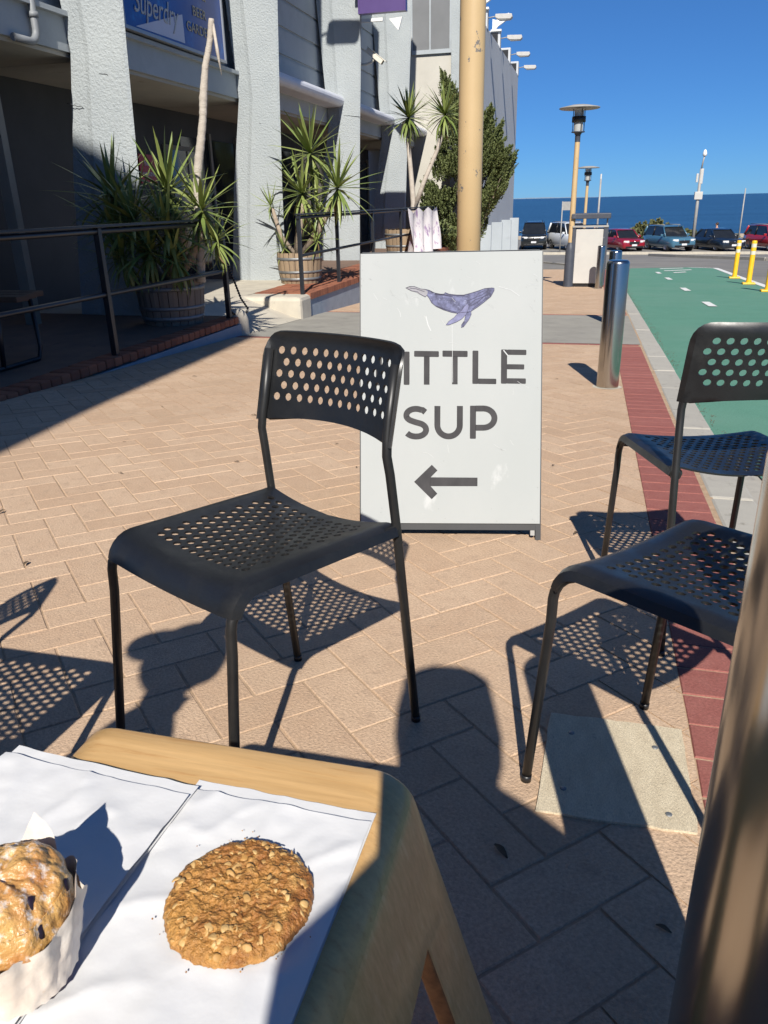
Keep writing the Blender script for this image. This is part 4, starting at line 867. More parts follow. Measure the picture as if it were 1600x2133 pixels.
# ================================================================== parked cars
def car(loc, rz, L, Wd, H, m, kind, label):
    r_ = empty('parked_car', loc, rz, label, 'car', 'cars parked at the beach edge')
    hw = Wd / 2; suv = kind == 'suv'; gc = .26 if suv else .17
    belt = H * (.60 if suv else .62); hood = belt * (.97 if suv else .93)
    # lower body, front at -y
    st = [(0, gc + .10, hood * .70, .80), (.03, gc + .02, hood * .84, .90), (.16, gc, hood * .93, .97), (.55, gc, hood * .97, 1.0), (L * .30, gc, belt, 1.0), (L * .6, gc, belt * 1.01, 1.0), (L * .86, gc, belt * 1.01, .985), (L - .10, gc + .05, belt * .98, .94), (L, gc + .14, belt * .80, .86)]
    v = []; n = 9
    for y, zb, zt, w in st:
        w *= hw
        for x, z in ((-.90, zb), (-.99, zb + .12), (-1.0, (zb + zt) * .52), (-.95, zt - .06), (-.86, zt), (.86, zt), (.95, zt - .06), (1.0, (zb + zt) * .52), (.99, zb + .12)): v.append((x * w, y - L / 2, z))
    mb = MB(); mb.add(v, [(i * n + k, (i + 1) * n + k, (i + 1) * n + (k + 1) % n, i * n + (k + 1) % n) for i in range(len(st) - 1) for k in range(n)] + [list(range(n)), [(len(st) - 1) * n + k for k in range(n)][::-1]], True)
    body = mb.build('body', m, r_); 
    # greenhouse
    a, b, c, d = (L * .25, L * .40, L * .92, L * .985) if suv else (L * .26, L * .42, L * .74, L * .90)
    if kind == 'hatch': a, b, c, d = L * .24, L * .42, L * .80, L * .95
    g = [(a, belt - .04, .90), (b, H - .06, .74), (c, H - .08, .72), (d, belt - .02, .84)]
    v = []
    for y, z, w in g: v += [(-w * hw, y - L / 2, z), (w * hw, y - L / 2, z)]
    for y, z, w in ((a, belt - .06, .92), (d, belt - .06, .88)): v += [(-w * hw, y - L / 2, z), (w * hw, y - L / 2, z)]
    MB().add(v, [(0, 1, 3, 2), (4, 5, 7, 6), (0, 2, 4, 6), (1, 7, 5, 3)]).build('windows', M['dark_glass'], r_)
    v = []
    for y, z, w in ((b - .10, H - .085, .75), (b + .12, H - .01, .70), ((b + c) / 2, H, .69), (c - .05, H - .015, .69), (c + .08, H - .09, .72)): v += [(-w * hw - .02, y - L / 2, z - .045), (-w * hw * .85, y - L / 2, z + .01), (w * hw * .85, y - L / 2, z + .01), (w * hw + .02, y - L / 2, z - .045)]
    MB().add(v, [(i * 4 + k, i * 4 + k + 1, i * 4 + k + 5, i * 4 + k + 4) for i in range(4) for k in range(3)], True).build('roof', m, r_)
    for s in (-1, 1):
        for (ya, za, wa), (yb, zb, wb), rr in ((g[0], g[1], .045), (g[3], g[2], .07)): MB().tube([(s * wa * hw, ya - L / 2, za), (s * (wb * hw + .01), yb - L / 2, zb)], rr, 6).build('pillar', m, r_)
        ym = (b + c) / 2; MB().tube([(s * .90 * hw, ym - L / 2, belt - .02), (s * .745 * hw, ym - L / 2, H - .06)], .035, 6).build('pillar', M['black_trim'], r_)
        MB().box(s * hw * 1.0 - .02, s * hw * 1.0 + .02, 0, .01, 0, .01).build('sill', M['black_trim'], r_, (0, 0, gc)) if False else None
        MB().box(-.09, .09, -.06, .06, -.06, .07, .02).build('mirror', m, r_, (s * (hw + .06), a + .25 - L / 2, belt + .06))
        MB().box(-.19, .19, -.05, .05, -.07, .07, .02).build('headlight', M['headlight'], r_, (s * hw * .68, .05 - L / 2, hood * .78), (0, 0, s * .25))
        if suv: MB().tube([(s * hw * .62, b + .1 - L / 2, H + .04), (s * hw * .62, c - L / 2, H + .03)], .025, 6).build('roof_rail', M['lamp_grey'] if m.name != 'car_black' else M['black_trim'], r_)
        for y in (L * .19, L * .80):
            R0 = .37 if suv else .32; w = empty_part = None
            t = MB().lathe([(R0 * .62, -.11), (R0 * .93, -.11), (R0, -.07), (R0, .07), (R0 * .93, .11), (R0 * .62, .11)], 22).build('wheel', M['tyre'], r_, (s * (hw - .12), y - L / 2, R0 - .01), (0, R(90), 0))
            MB().lathe([(0, .06 * s), (R0 * .2, .10 * s), (R0 * .28, .05 * s), (R0 * .60, .09 * s), (R0 * .64, .112 * s)], 10, smooth=False).build('rim', M['rim'], t)
            MB().lathe([(R0 * 1.14, -.02), (R0 * 1.14, .085)], 22).build('wheel_arch', M['black_trim'], r_, (s * (hw - .07), y - L / 2, R0), (0, R(90), 0))
            MB().lathe([(0, .082), (R0 * 1.13, .083)], 22).build('arch_shadow_panel', M['black_trim'], r_, (s * (hw - .085), y - L / 2, R0), (0, R(90) * s, 0)) if False else None
    MB().box(-hw * .42, hw * .42, -.02, .06, -.12, .09, .02).build('grille', M['black_trim'], r_, (0, -L / 2, hood * .68))
    MB().box(-hw * .75, hw * .75, -.012, .08, -.07, .06, .02).build('lower_intake', M['black_trim'], r_, (0, .01 - L / 2, gc + .13))
    MB().box(-.19, .19, -.012, 0, -.06, .06).build('number_plate', M['plate'], r_, (0, -L / 2 - .022, hood * .50))
    MB().lathe([(0, .02), (.05, .02), (.055, 0)], 12).build('badge', M['chrome'], r_, (0, -L / 2 - .03, hood * .76), (R(90), 0, 0))
    return r_
ZC = gz(60) - .06
car((-4.55, 64.4, ZC), R(4), 4.8, 1.95, 1.95, M['car_black'], 'suv', 'black boxy four-wheel drive facing up the street beside the hotel corner')
car((-1.75, 62.9, ZC), R(27), 4.75, 1.90, 1.92, M['car_white'], 'suv', 'white four-wheel drive with roof rails behind the sign post')
car((1.95, 61.6, ZC), R(24), 4.1, 1.75, 1.45, M['car_crimson'], 'hatch', 'crimson hatchback just right of the bin')
car((5.1, 61.0, ZC), R(24), 4.45, 1.86, 1.66, M['car_blue'], 'suv', 'steel blue compact SUV with roof rails below the mast')
car((8.35, 61.0, ZC), R(22), 4.5, 1.80, 1.42, M['car_navy'], 'sedan', 'black sedan parked between the blue SUV and the yellow posts')
car((11.75, 60.6, ZC), R(20), 4.4, 1.85, 1.62, M['car_scarlet'], 'suv', 'bright red car cut off by the right edge of the picture')

# ================================================================== people
def skinned(name, joints, edges, m, parent=None, levels=2, root=0):
    names = list(joints); me = bpy.data.meshes.new(name); me.from_pydata([joints[k][:3] for k in names], [(names.index(a), names.index(b)) for a, b in edges], [])
    o = bpy.data.objects.new(name, me); col.objects.link(o); o.modifiers.new('skin', 'SKIN'); s_ = o.modifiers.new('sub', 'SUBSURF'); s_.levels = s_.render_levels = levels
    for i, k in enumerate(names):
        r_ = joints[k][3]; me.skin_vertices[0].data[i].radius = (r_, r_) if not isinstance(r_, tuple) else r_
    me.skin_vertices[0].data[root].use_root = True
    dg = bpy.context.evaluated_depsgraph_get(); dg.update(); m2 = bpy.data.meshes.new_from_object(o.evaluated_get(dg)); bpy.data.objects.remove(o)
    for p in m2.polygons: p.use_smooth = True
    m2.materials.clear(); return put(name, m2, m, parent)
def head_mesh(c, yaw, m, parent, h=.235, name='head'):
    """egg-shaped head with brow, nose, mouth line, ears; yaw 0 looks along +y"""
    bm = bmesh.new(); bmesh.ops.create_icosphere(bm, subdivisions=3, radius=1)
    for v in bm.verts:
        x, y, z = v.co; w = .078 * (1 - .22 * max(0, -z)); 
        px, py, pz = x * w, y * .098 * (1 - .12 * max(0, -z)), z * h / 2
        if y > .8 and -.35 < z < .15: py += .020 * max(0, 1 - abs(x) * 5) * (1 - abs(z + .1) * 2)
        if y > .7 and .05 < z < .25: py -= .006 * (1 if .2 < abs(x) < .5 else 0)
        if abs(x) > .93 and abs(z) < .22: px *= 1.14
        v.co = Vector((px, py, pz))
    Mx = Matrix.Translation(c) @ Matrix.Rotation(yaw, 4, 'Z'); mb = MB(); mb.bm(bm, Mx, True); return mb.build(name, m, parent)
def seated(loc, faces, label, arms, headpos, cap=False, lean=(0, 0), skinm='skin'):
    r_ = empty('person', loc, 0, label, 'person'); lx, ly, lz = loc
    def J(x, y, z, r_0): return (x - lx, y - ly, z - lz, r_0)
    hx, hy, hz = headpos; bx, by = lx, ly; fx, fy = math.sin(-faces), math.cos(faces)     # facing direction
    sx, sy = math.cos(faces), math.sin(faces)
    def P(s, f_, z, r_0, ox=0, oy=0): return J(bx + s * sx + f_ * fx + ox, by + s * sy + f_ * fy + oy, z, r_0)
    cx, cy = (bx + hx) / 2 , (by + hy) / 2
    jt = {'pelvis': P(0, 0, .56, .125), 'belly': J(bx + (hx - bx) * .3, by + (hy - by) * .3, .76, .125), 'chest': J(bx + (hx - bx) * .65, by + (hy - by) * .65, 1.0, .130), 'neck': J(hx - fx * .02, hy - fy * .02, hz - .15, .052), 'skull': J(hx, hy, hz - .06, .060)}
    ed = [('pelvis', 'belly'), ('belly', 'chest'), ('chest', 'neck'), ('neck', 'skull')]
    for s, k in ((-1, 'l'), (1, 'r')):
        jt['hip' + k] = P(s * .10, .05, .54, .085); jt['knee' + k] = P(s * .13, .40, .53, .062); jt['ankle' + k] = P(s * .13, .36, .13, .04); jt['toe' + k] = P(s * .14, .50, .08, .035)
        ed += [('pelvis', 'hip' + k), ('hip' + k, 'knee' + k), ('knee' + k, 'ankle' + k), ('ankle' + k, 'toe' + k)]
        c = jt['chest']; jt['sh' + k] = (c[0] + s * sx * .17, c[1] + s * sy * .17, c[2] + .03, .062)
        el, wr = arms[0 if s < 0 else 1]
        jt['el' + k] = J(*el, .042); jt['wr' + k] = J(*wr, .028); 
        ed += [('chest', 'sh' + k), ('sh' + k, 'el' + k), ('el' + k, 'wr' + k)]
        d = (Vector(wr) - Vector(el)).normalized()
        q = Vector(wr) + d * .06; jt['palm' + k] = J(*q, (.036, .018)); ed.append(('wr' + k, 'palm' + k))
        for fi, (off, ln) in enumerate(((-.030, .060), (-.010, .075), (.010, .070), (.030, .055))):
            side = d.cross(Vector((0, 0, 1))).normalized(); a_ = q + side * off + d * .03; b_ = a_ + d * ln * .6 + Vector((0, 0, -.012))
            jt[f'f{fi}{k}'] = J(*a_, .009); jt[f't{fi}{k}'] = J(*b_, .008); ed += [('palm' + k, f'f{fi}{k}'), (f'f{fi}{k}', f't{fi}{k}')]
        side = d.cross(Vector((0, 0, 1))).normalized() * -s; a_ = Vector(wr) + d * .03 + side * .04; jt['th' + k] = J(*a_, .010); jt['tt' + k] = J(*(a_ + d * .035 + side * .01), .009); ed += [('palm' + k, 'th' + k), ('th' + k, 'tt' + k)]
    skinned('body', jt, ed, M['dark_cloth'], r_, 2)
    hd = head_mesh((hx - lx, hy - ly, hz), faces, M['skin'], r_)
    bm = bmesh.new(); bmesh.ops.create_icosphere(bm, subdivisions=3, radius=1)
    for v in bm.verts:
        z = v.co.z; v.co = Vector((v.co.x * .088, v.co.y * .105 - .012, max(z, -.25 if v.co.y < .2 else .28) * .130 + .012)) if cap else Vector((v.co.x * (.108 + .02 * max(0, -z)), v.co.y * .112 - .03, (max(z, .28) if v.co.y > .35 else z) * (.13 if z > 0 else .24) + .014))
    mb = MB(); mb.bm(bm, Matrix.Translation((hx - lx, hy - ly, hz)) @ Matrix.Rotation(faces, 4, 'Z'), True); mb.build('cap' if cap else 'hair', M['grey_cloth'] if cap else M['hair'], r_)
    if cap:
        pr = [(.075 * math.cos(R(t)), .075 + .085 * math.sin(R(t))) for t in range(0, 181, 15)]
        mb = MB(); mb.prism(pr, 'z', -.006, .006); mb.build('cap_brim', M['grey_cloth'], r_, (hx - lx, hy - ly, hz + .045), (R(-8), 0, faces))
    return r_
# the two people at the table sit behind the lens; only their shadows fall into view
PH = seated((.285, -.50, gz(-.5)), R(6), 'person in dark clothes taking the picture, phone in both hands', (((.07, -.50, .76), (.16, -.28, .62)), ((.40, -.40, .78), (.13, -.20, .84))), (.130, -.25, 1.29))
ph = MB().box(-.034, .060, -.125, .040, .034, .042, .003).build('phone', M['black_trim'], None); ph.matrix_world = camo.matrix_world.copy()
tag(ph, 'black phone held up by the person taking the picture', 'phone')
PA = seated((-.62, -.42, gz(-.4)), R(80), 'person in a grey cap sitting left of the small table', (((-.62, -.50, .80), (-.85, -.30, .70)), ((-.70, -.10, .80), (-.90, -.02, .70))), (-.54, -.17, 1.27), cap=True)
def standing(x, y, z, h, mtop, label):
    r_ = empty('person', (x, y, z), R(70), label, 'person'); k = h / 1.7
    jt = {'pelvis': (0, 0, .92 * k, .12), 'waist': (0, 0, 1.08 * k, .10), 'chest': (0, .02, 1.28 * k, .12), 'neck': (0, .03, 1.44 * k, .05), 'skull': (0, .04, 1.54 * k, .075)}
    ed = [('pelvis', 'waist'), ('waist', 'chest'), ('chest', 'neck'), ('neck', 'skull')]
    for s, c in ((-1, 'l'), (1, 'r')):
        jt['hip' + c] = (s * .09, 0, .86 * k, .085); jt['knee' + c] = (s * .10, .12 * s, .48 * k, .06); jt['ank' + c] = (s * .10, .16 * s - .06, .09 * k, .04); jt['toe' + c] = (s * .10, .16 * s + .10, .04 * k, .035)
        jt['sh' + c] = (s * .17, .02, 1.36 * k, .055); jt['el' + c] = (s * .23, -.04 - .1 * s, 1.12 * k, .04); jt['wr' + c] = (s * .20, .14 - .08 * s, 1.06 * k, .028); jt['pa' + c] = (s * .19, .21 - .08 * s, 1.08 * k, .03)
        ed += [('pelvis', 'hip' + c), ('hip' + c, 'knee' + c), ('knee' + c, 'ank' + c), ('ank' + c, 'toe' + c), ('chest', 'sh' + c), ('sh' + c, 'el' + c), ('el' + c, 'wr' + c), ('wr' + c, 'pa' + c)]
    skinned('body', jt, ed, M['skin'], r_, 1)
    skinned('top', {k_: (jt[k_][0], jt[k_][1], jt[k_][2], jt[k_][3] * 1.12) for k_ in ('waist', 'chest')}, [('waist', 'chest')], M[mtop], r_, 1)
    head_mesh((0, .05, 1.58 * k), 0, M['skin'], r_, .22)
    bm = bmesh.new(); bmesh.ops.create_icosphere(bm, subdivisions=2, radius=.105); mb = MB(); mb.bm(bm, Matrix.Translation((0, .02, 1.62 * k)), True); mb.build('hair', M['hair'], r_)
standing(8.6, 63.6, ZC, 1.72, 'black_trim', 'distant person in a dark top walking behind the black sedan')
standing(0.02, 63.5, ZC, 1.70, 'white_paint', 'distant person in a pale top seen through the bin roof gap')
# ================================================================== perforated stacking chairs
def perforated(outline, holes, hr, nseg, grid, fmap, inside_fn=None):
    pts = []; edges = []
    n = len(outline); pts += [Vector(p) for p in outline]; edges += [(i, (i + 1) % n) for i in range(n)]
    for hx, hy in holes:
        b = len(pts); pts += [Vector((hx + hr * math.cos(2 * math.pi * k / nseg), hy + hr * math.sin(2 * math.pi * k / nseg))) for k in range(nseg)]
        edges += [(b + k, b + (k + 1) % nseg) for k in range(nseg)]
    for g in grid:
        if all((g[0] - h[0]) ** 2 + (g[1] - h[1]) ** 2 > (hr * 1.18) ** 2 for h in holes) and (inside_fn is None or inside_fn(g)): pts.append(Vector(g))
    res = geometry.delaunay_2d_cdt(pts, edges, [], 0, 1e-5)
    V2, F2 = res[0], res[2]; out = []
    for f in F2:
        c = sum((V2[i] for i in f), Vector((0, 0))) / len(f)
        if any((c.x - h[0]) ** 2 + (c.y - h[1]) ** 2 < (hr * .97) ** 2 for h in holes): continue
        if inside_fn and not inside_fn(c): continue
        out.append(list(f))
    mb = MB(); mb.add([fmap(p.x, p.y) for p in V2], out, True); return mb
def holes_grid(nc, nr, px, py, x0, y0):
    return [(x0 + (c - (nc - 1) / 2 + (.25 if r_ % 2 else -.25)) * px, y0 + r_ * py) for r_ in range(nr) for c in range(nc)]
CW = .186
def seat_map(x, s):
    # s runs from the rear edge (0) over the front roll
    if s < .325: y = .165 - s; z = .452; down = 0
    else:
        a = min((s - .325) / .058, R(82)); y = -.160 - .058 * math.sin(a); z = .452 - .058 * (1 - math.cos(a)); ex = (s - .325) - .058 * a; z -= max(0, ex); down = a
    ax = abs(x); fade = 1 - .65 * min(1, down / 1.0)
    dip = -.020 * max(0, 1 - (ax / .165) ** 2) * fade * (.75 + .4 * max(0, 1 - s / .15))
    ox = x
    if ax > .172:
        t = min((ax - .172) / .019, 1.6); ox = math.copysign(.172 + .019 * math.sin(t), x); w = .019 * (1 - math.cos(t))
        y += w * math.sin(down) ; z -= w * math.cos(down)
    return (ox, y, z + dip)
def back_map(a, b):
    y = .163 + .038 * b / .178; z = .603 + b * .985
    aa = abs(a); bow = .030 * max(0, 1 - (aa / .165) ** 2); x = a
    if aa > .168:
        t = min((aa - .168) / .018, 1.6); x = math.copysign(.168 + .018 * math.sin(t), a); y -= .018 * (1 - math.cos(t)) * .9
    if b > .160:
        t = min((b - .160) / .022, 1.4); y -= .018 * (1 - math.cos(t)); z = .603 + .160 * .985 + .022 * math.sin(t)
    return (x, y + bow, z)
def rounded(x0, x1, y0, y1, r_, n=6, bottom=False):
    out = []
    for cx, cy, a in ((x1 - r_, y1 - r_, 0), (x0 + r_, y1 - r_, 90)): out += [(cx + r_ * math.cos(R(a + 90 * i / n)), cy + r_ * math.sin(R(a + 90 * i / n))) for i in range(n + 1)]
    return out + [(x0, y0), (x1, y0)]
def build_chair(label):
    r_ = empty('cafe_chair', (0, 0, 0), 0, label, 'chair', 'black perforated stacking chairs')
    so = [(-.203, 0)] + [(-.203 + .406 * i / 20, 0) for i in range(1, 20)] + [(.203, 0), (.203, .405), (-.203, .405)]
    gr = [(-.203 + .406 * i / 24, .405 * j / 26) for i in range(25) for j in range(27)]
    sm = perforated(so, holes_grid(11, 14, .0250, .0206, 0, .036), .0078, 10, gr, seat_map)
    seat = sm.build('seat', M['chair_plastic'], r_, solid=.0045)
    bo_ = rounded(-.196, .196, 0, .184, .055)
    arch = lambda p: p[1] >= .010 * max(0, 1 - (p[0] / .165) ** 2) - .0005
    bo2 = bo_[:-2] + [(-.196 + .392 * i / 16, .010 * max(0, 1 - ((-.196 + .392 * i / 16) / .165) ** 2)) for i in range(17)]
    gr = [(-.196 + .392 * i / 24, .184 * j / 12) for i in range(25) for j in range(13)]
    ro = lambda p: arch(p) and (abs(p[0]) < .141 or p[1] < .129 or math.hypot(abs(p[0]) - .141, p[1] - .129) < .0553)
    bm_ = perforated(bo2, [(x, y) for x, y in holes_grid(12, 5, .0265, .0232, 0, .048) if True], .0080, 10, gr, back_map, ro)
    bm_.build('backrest', M['chair_plastic'], r_, solid=.0045)
    for s in (-1, 1):
        w = CW * s; wt = .172 * s
        # front leg: along the seat edge, over the front bend and down to the floor
        pts = [(.178 * s, .168, .438), (.178 * s, .05, .438), (.179 * s, -.12, .438)] + [(.180 * s, -.152 - .060 * math.sin(R(t)), .378 + .060 * math.cos(R(t))) for t in (0, 18, 36, 54, 72, 86)] + [(.180 * s, -.213, .34), (w, -.2397, 0.012)]
        MB().tube(pts, .0088, 14).build('leg', M['chair_tube'], r_)
        pts = [(w, .2228, .012), (.181 * s, .1725, .437), (.178 * s, .158, .55), (.176 * s, .152, .585), (.174 * s, .155, .615), (wt, .162, .65), (wt, .181, .745)]
        MB().tube(pts, .0088, 14).build('leg', M['chair_tube'], r_)
        MB().tube([(w, .2242, 0), (w, .2236, .014)], .0098, 14).build('foot_cap', M['black_trim'], r_)
        MB().tube([(w, -.2405, 0), (w, -.2395, .014)], .0098, 14).build('foot_cap', M['black_trim'], r_)
        MB().tube([(.170 * s, .155, .437), (.181 * s, .174, .437)], .0125, 12).build('joint', M['chair_tube'], r_)
        MB().tube([(.172 * s, .156, .622), (.172 * s, .1660, .622)], .004, 10).build('rivet', M['hoop'], r_)
    return r_
c0 = build_chair('black perforated chair, empty, directly in front of the white sign')
def place(o, x, y, th):
    o.matrix_world = Matrix.Translation((x, y, gz(y))) @ Matrix.Rotation(TILT, 4, 'X') @ Matrix.Rotation(th, 4, 'Z')
place(c0, -.5566, 1.1895, -.4911)
for x, y, th, lb in ((.256, 1.1653, 4.0595, 'black perforated chair whose seat is cut by the near steel bollard'), (.3434, 1.9679, 3.4333, 'black perforated chair turned away, beside the green lane'), (-1.09, .60, R(90), 'black perforated chair left of the small table')):
    c = copy_tree(c0); c['label'] = lb; place(c, x, y, th)

# ================================================================== white A-frame sign
af = bpy.data.objects.new('a_frame_sign', None); col.objects.link(af); tag(af, 'white A-frame board printed with a purple whale and an arrow', 'sign board')
YA, TL_ = .1901, .3416
af.matrix_world = Matrix.Translation((-.6938, 2.2983, gz(2.3) + .002)) @ Matrix.Rotation(YA, 4, 'Z')
bx0 = .046                                     # panel bottom above ground
PM = Matrix.Translation((0, 0, bx0)) @ Matrix.Rotation(-TL_, 4, 'X')        # panel frame: x right, z up the panel, -y faces the viewer
def onpanel(mb, name, m, parent=None):
    o = mb.build(name, m, parent or af); o.matrix_local = PM if parent is None else Matrix.Identity(4); return o
pan = onpanel(MB().box(0, .6, 0, .006, 0, .9, .001), 'panel', M['sign_white'])
onpanel(MB().box(-.004, .604, .0062, .022, -.022, .902), 'frame_back', M['sign_edge'])
for x0 in (-.004, .586): onpanel(MB().box(x0, x0 + .018, .004, .026, -.055, .002), 'foot', M['sign_edge'])
onpanel(MB().box(.57, .584, .008, .024, -.04, -.004), 'foot_bracket', M['lamp_grey'])
depth = 2 * (.9 * math.sin(TL_) + .03)
PB = Matrix.Translation((0, depth, bx0)) @ Matrix.Rotation(TL_, 4, 'X')
for b in ((0, .6, -.006, 0, 0, .9),): o = MB().box(*b).build('rear_panel', M['sign_white'], af); o.matrix_local = PB
o = MB().box(-.004, .604, -.022, -.0062, -.022, .902).build('frame_back', M['sign_edge'], af); o.matrix_local = PB
for x0 in (-.004, .586): o = MB().box(x0, x0 + .018, -.026, -.004, -.055, .002).build('foot', M['sign_edge'], af); o.matrix_local = PB
# print: 2D outlines measured on the board (x to the right, y up, metres), laid as thin vinyl
def S7(x, y):
    yt = 75 - 50 * (x - 40) / 1265; return ((x - 40) / 1265 * .6, (1960 - y) / (1960 - yt) * .9)
def vinyl(polys, name, m, lift):
    mb = MB()
    for p in polys:
        q = [S7(*c) for c in p]
        if sum(q[i][0] * q[(i + 1) % len(q)][1] - q[(i + 1) % len(q)][0] * q[i][1] for i in range(len(q))) < 0: q = q[::-1]
        tri = geometry.tessellate_polygon([[Vector((a, b, 0)) for a, b in q]])
        v = [(a, -lift, b) for a, b in q]; mb.add(v, [tuple(t) if ((Vector(q[t[1]]) - Vector(q[t[0]])).cross(Vector(q[t[2]]) - Vector(q[t[0]])) > 0) else (t[0], t[2], t[1]) for t in tri])
    o = mb.build(name, m, af); o.matrix_local = PM; return o
def bar(x0, y0, x1, y1, r_=6):
    out = []
    for cx, cy, a in ((x1 - r_, y1 - r_, 0), (x0 + r_, y1 - r_, 90), (x0 + r_, y0 + r_, 180), (x1 - r_, y0 + r_, 270)): out += [(cx + r_ * math.cos(R(a + 30 * i)), cy + r_ * math.sin(R(a + 30 * i))) for i in range(4)]
    return out
def stroke(pts, w):
    pts = [Vector(p) for p in pts]; L_, R_ = [], []
    for i, p in enumerate(pts):
        t = (pts[min(i + 1, len(pts) - 1)] - pts[max(i - 1, 0)]).normalized(); n_ = Vector((-t.y, t.x)) * w / 2; L_.append(tuple(p + n_)); R_.append(tuple(p - n_))
    return [[L_[i], L_[i + 1], R_[i + 1], R_[i]] for i in range(len(pts) - 1)]
def ell(cx, cy, rx, ry, a0, a1, n=16): return [(cx + rx * math.cos(R(a0 + (a1 - a0) * i / n)), cy + ry * math.sin(R(a0 + (a1 - a0) * i / n))) for i in range(n + 1)]
GL = {'L': [bar(148, 752, 190, 988), bar(188, 950, 312, 988)], 'I': [bar(345, 748, 386, 981)],
      'T': [bar(418, 742, 592, 783), [(487, 780), (527, 780), (527, 978), (487, 978)]],
      'T2': [bar(617, 737, 793, 780), [(685, 777), (724, 777), (724, 973), (685, 973)]],
      'L2': [bar(827, 734, 868, 968), bar(866, 930, 994, 968)],
      'E': [bar(1026, 723, 1068, 964), bar(1066, 723, 1201, 760), bar(1066, 826, 1187, 862), bar(1066, 925, 1199, 963)],
      'S': stroke([(498, 1172), (478, 1156)] + ell(432, 1196, 68, 47, -60, -190, 12) + ell(435, 1190, 74, 50, -200, -235, 3) + [(425, 1242), (455, 1250)] + ell(436, 1296, 68, 48, -60, 90, 14) + ell(430, 1290, 74, 54, 92, 145, 6) , 42),
      'U': stroke([(583, 1127), (583, 1258)] + ell(662, 1262, 79, 79, 180, 0, 18) + [(741, 1258), (741, 1125)], 42),
      'P': [bar(812, 1122, 854, 1356)] + stroke([(850, 1142), (905, 1141)] + ell(905, 1209, 78, 68, -88, 88, 16) + [(905, 1277), (850, 1278)], 42),
      'arrow': [[(420, 1665), (545, 1543), (585, 1583), (536, 1633), (536, 1694), (585, 1748), (545, 1788)], [(534, 1632), (867, 1632), (867, 1693), (534, 1695)]]}
for k, pl in GL.items(): vinyl(pl, 'arrow_mark' if k == 'arrow' else 'letter', M['letter'], .0006)
def Wq(pts): return [((830 + .1875 * a - 740) / .2954, (560 + .1875 * b - 510) / .2954) for a, b in pts]
body = [(85, 215), (130, 197), (180, 197), (250, 222), (300, 225), (345, 235), (400, 262), (470, 275), (508, 272), (518, 256), (562, 272), (640, 280), (720, 280), (800, 258), (870, 235), (950, 205), (1030, 195), (1056, 198), (1056, 222), (1020, 290), (950, 350), (880, 405), (820, 445), (800, 462), (740, 468), (690, 474), (650, 480), (590, 472), (500, 445), (420, 410), (370, 370), (340, 315), (318, 290), (300, 308), (270, 292), (230, 272), (215, 254), (150, 245), (110, 225)]
fl1 = [(765, 372), (782, 400), (770, 440), (752, 490), (700, 545), (640, 580), (560, 612), (528, 614), (560, 572), (620, 528), (655, 485), (700, 450), (735, 400)]
fl2 = [(760, 470), (805, 462), (808, 490), (780, 552), (722, 630), (697, 638), (700, 608), (732, 560), (742, 510)]
vinyl([Wq(body)], 'whale_body', M['whale'], .0006); vinyl([Wq(fl2)], 'whale_flipper', M['whale'], .0010); vinyl([Wq(fl1)], 'whale_flipper', M['whale_pale'], .0014)
ln = []
for poly, w in ((body, 3.2), (fl1, 2.2), (fl2, 2.2)): ln += stroke(Wq(poly + poly[:2]), w)
for seg in ([(740, 350), (800, 330), (860, 300), (880, 262), (950, 225)], [(860, 300), (930, 270), (1000, 215)], [(800, 400), (880, 350), (960, 280)], [(790, 380), (850, 330), (930, 300), (1010, 250)], [(820, 430), (900, 370), (980, 300)], [(745, 372), (770, 355), (795, 358)], [(130, 215), (200, 222), (290, 250)], [(345, 240), (420, 268), (520, 280), (640, 290), (740, 288)], [(420, 405), (520, 440), (640, 470)], [(400, 275), (500, 285), (600, 300)]): ln += stroke(Wq(seg), 3.0)
vinyl(ln, 'whale_outline', M['whale_line'], .0018)
scr = random.Random(5); pale, dark = [], []
for i in range(34):                             # scuffs and scratches worn into the board
    x, y = scr.uniform(60, 1270), scr.choice((scr.uniform(90, 700), scr.uniform(90, 1940))); a = scr.gauss(.5, .5); l = scr.uniform(15, 95); b_ = scr.gauss(0, .35)
    pts_ = [(x + l * t * math.cos(a + b_ * t), y + l * t * math.sin(a + b_ * t)) for t in (0, .25, .5, .75, 1)]
    if max(p[0] for p in pts_) > 1290 or min(p[0] for p in pts_) < 50 or max(p[1] for p in pts_) > 1950: continue
    (pale if scr.random() < .75 else dark).extend(stroke(pts_, scr.choice((1.2, 1.6, 2.2, 3.0))))
pale += stroke([(1042, 728), (1075, 768)], 7) + stroke([(684, 560), (690, 960)], 3) + stroke([(1005, 283), (1090, 305), (1150, 345)], 5) + stroke([(500, 500), (515, 560), (535, 600)], 8)
for i in range(60): dark += [bar(x_, y_, x_ + scr.uniform(2, 5), y_ + scr.uniform(2, 5), 1) for x_, y_ in ((scr.choice((scr.uniform(42, 60), scr.uniform(1240, 1290), scr.uniform(60, 1250))), scr.choice((scr.uniform(1850, 1945), scr.uniform(80, 300), scr.uniform(80, 1900)))),)]
vinyl(pale, 'scratch_marks', mat('scratch_pale', (.50, .51, .505), (.45, .46, .46), 40, .7, spec=.1), .0008); vinyl(dark, 'scuff_marks', mat('scuff', (.26, .265, .26), (.20, .205, .20), 40, .7, spec=.1), .0008)
tail = [(85, 215), (130, 197), (180, 197), (250, 222), (300, 228), (330, 250), (318, 290), (300, 308), (230, 272), (150, 245)]
vinyl([Wq(tail)], 'whale_tail', mat('whale_tail', (.11, .105, .125), (.16, .155, .18), 60, .5), .0010)

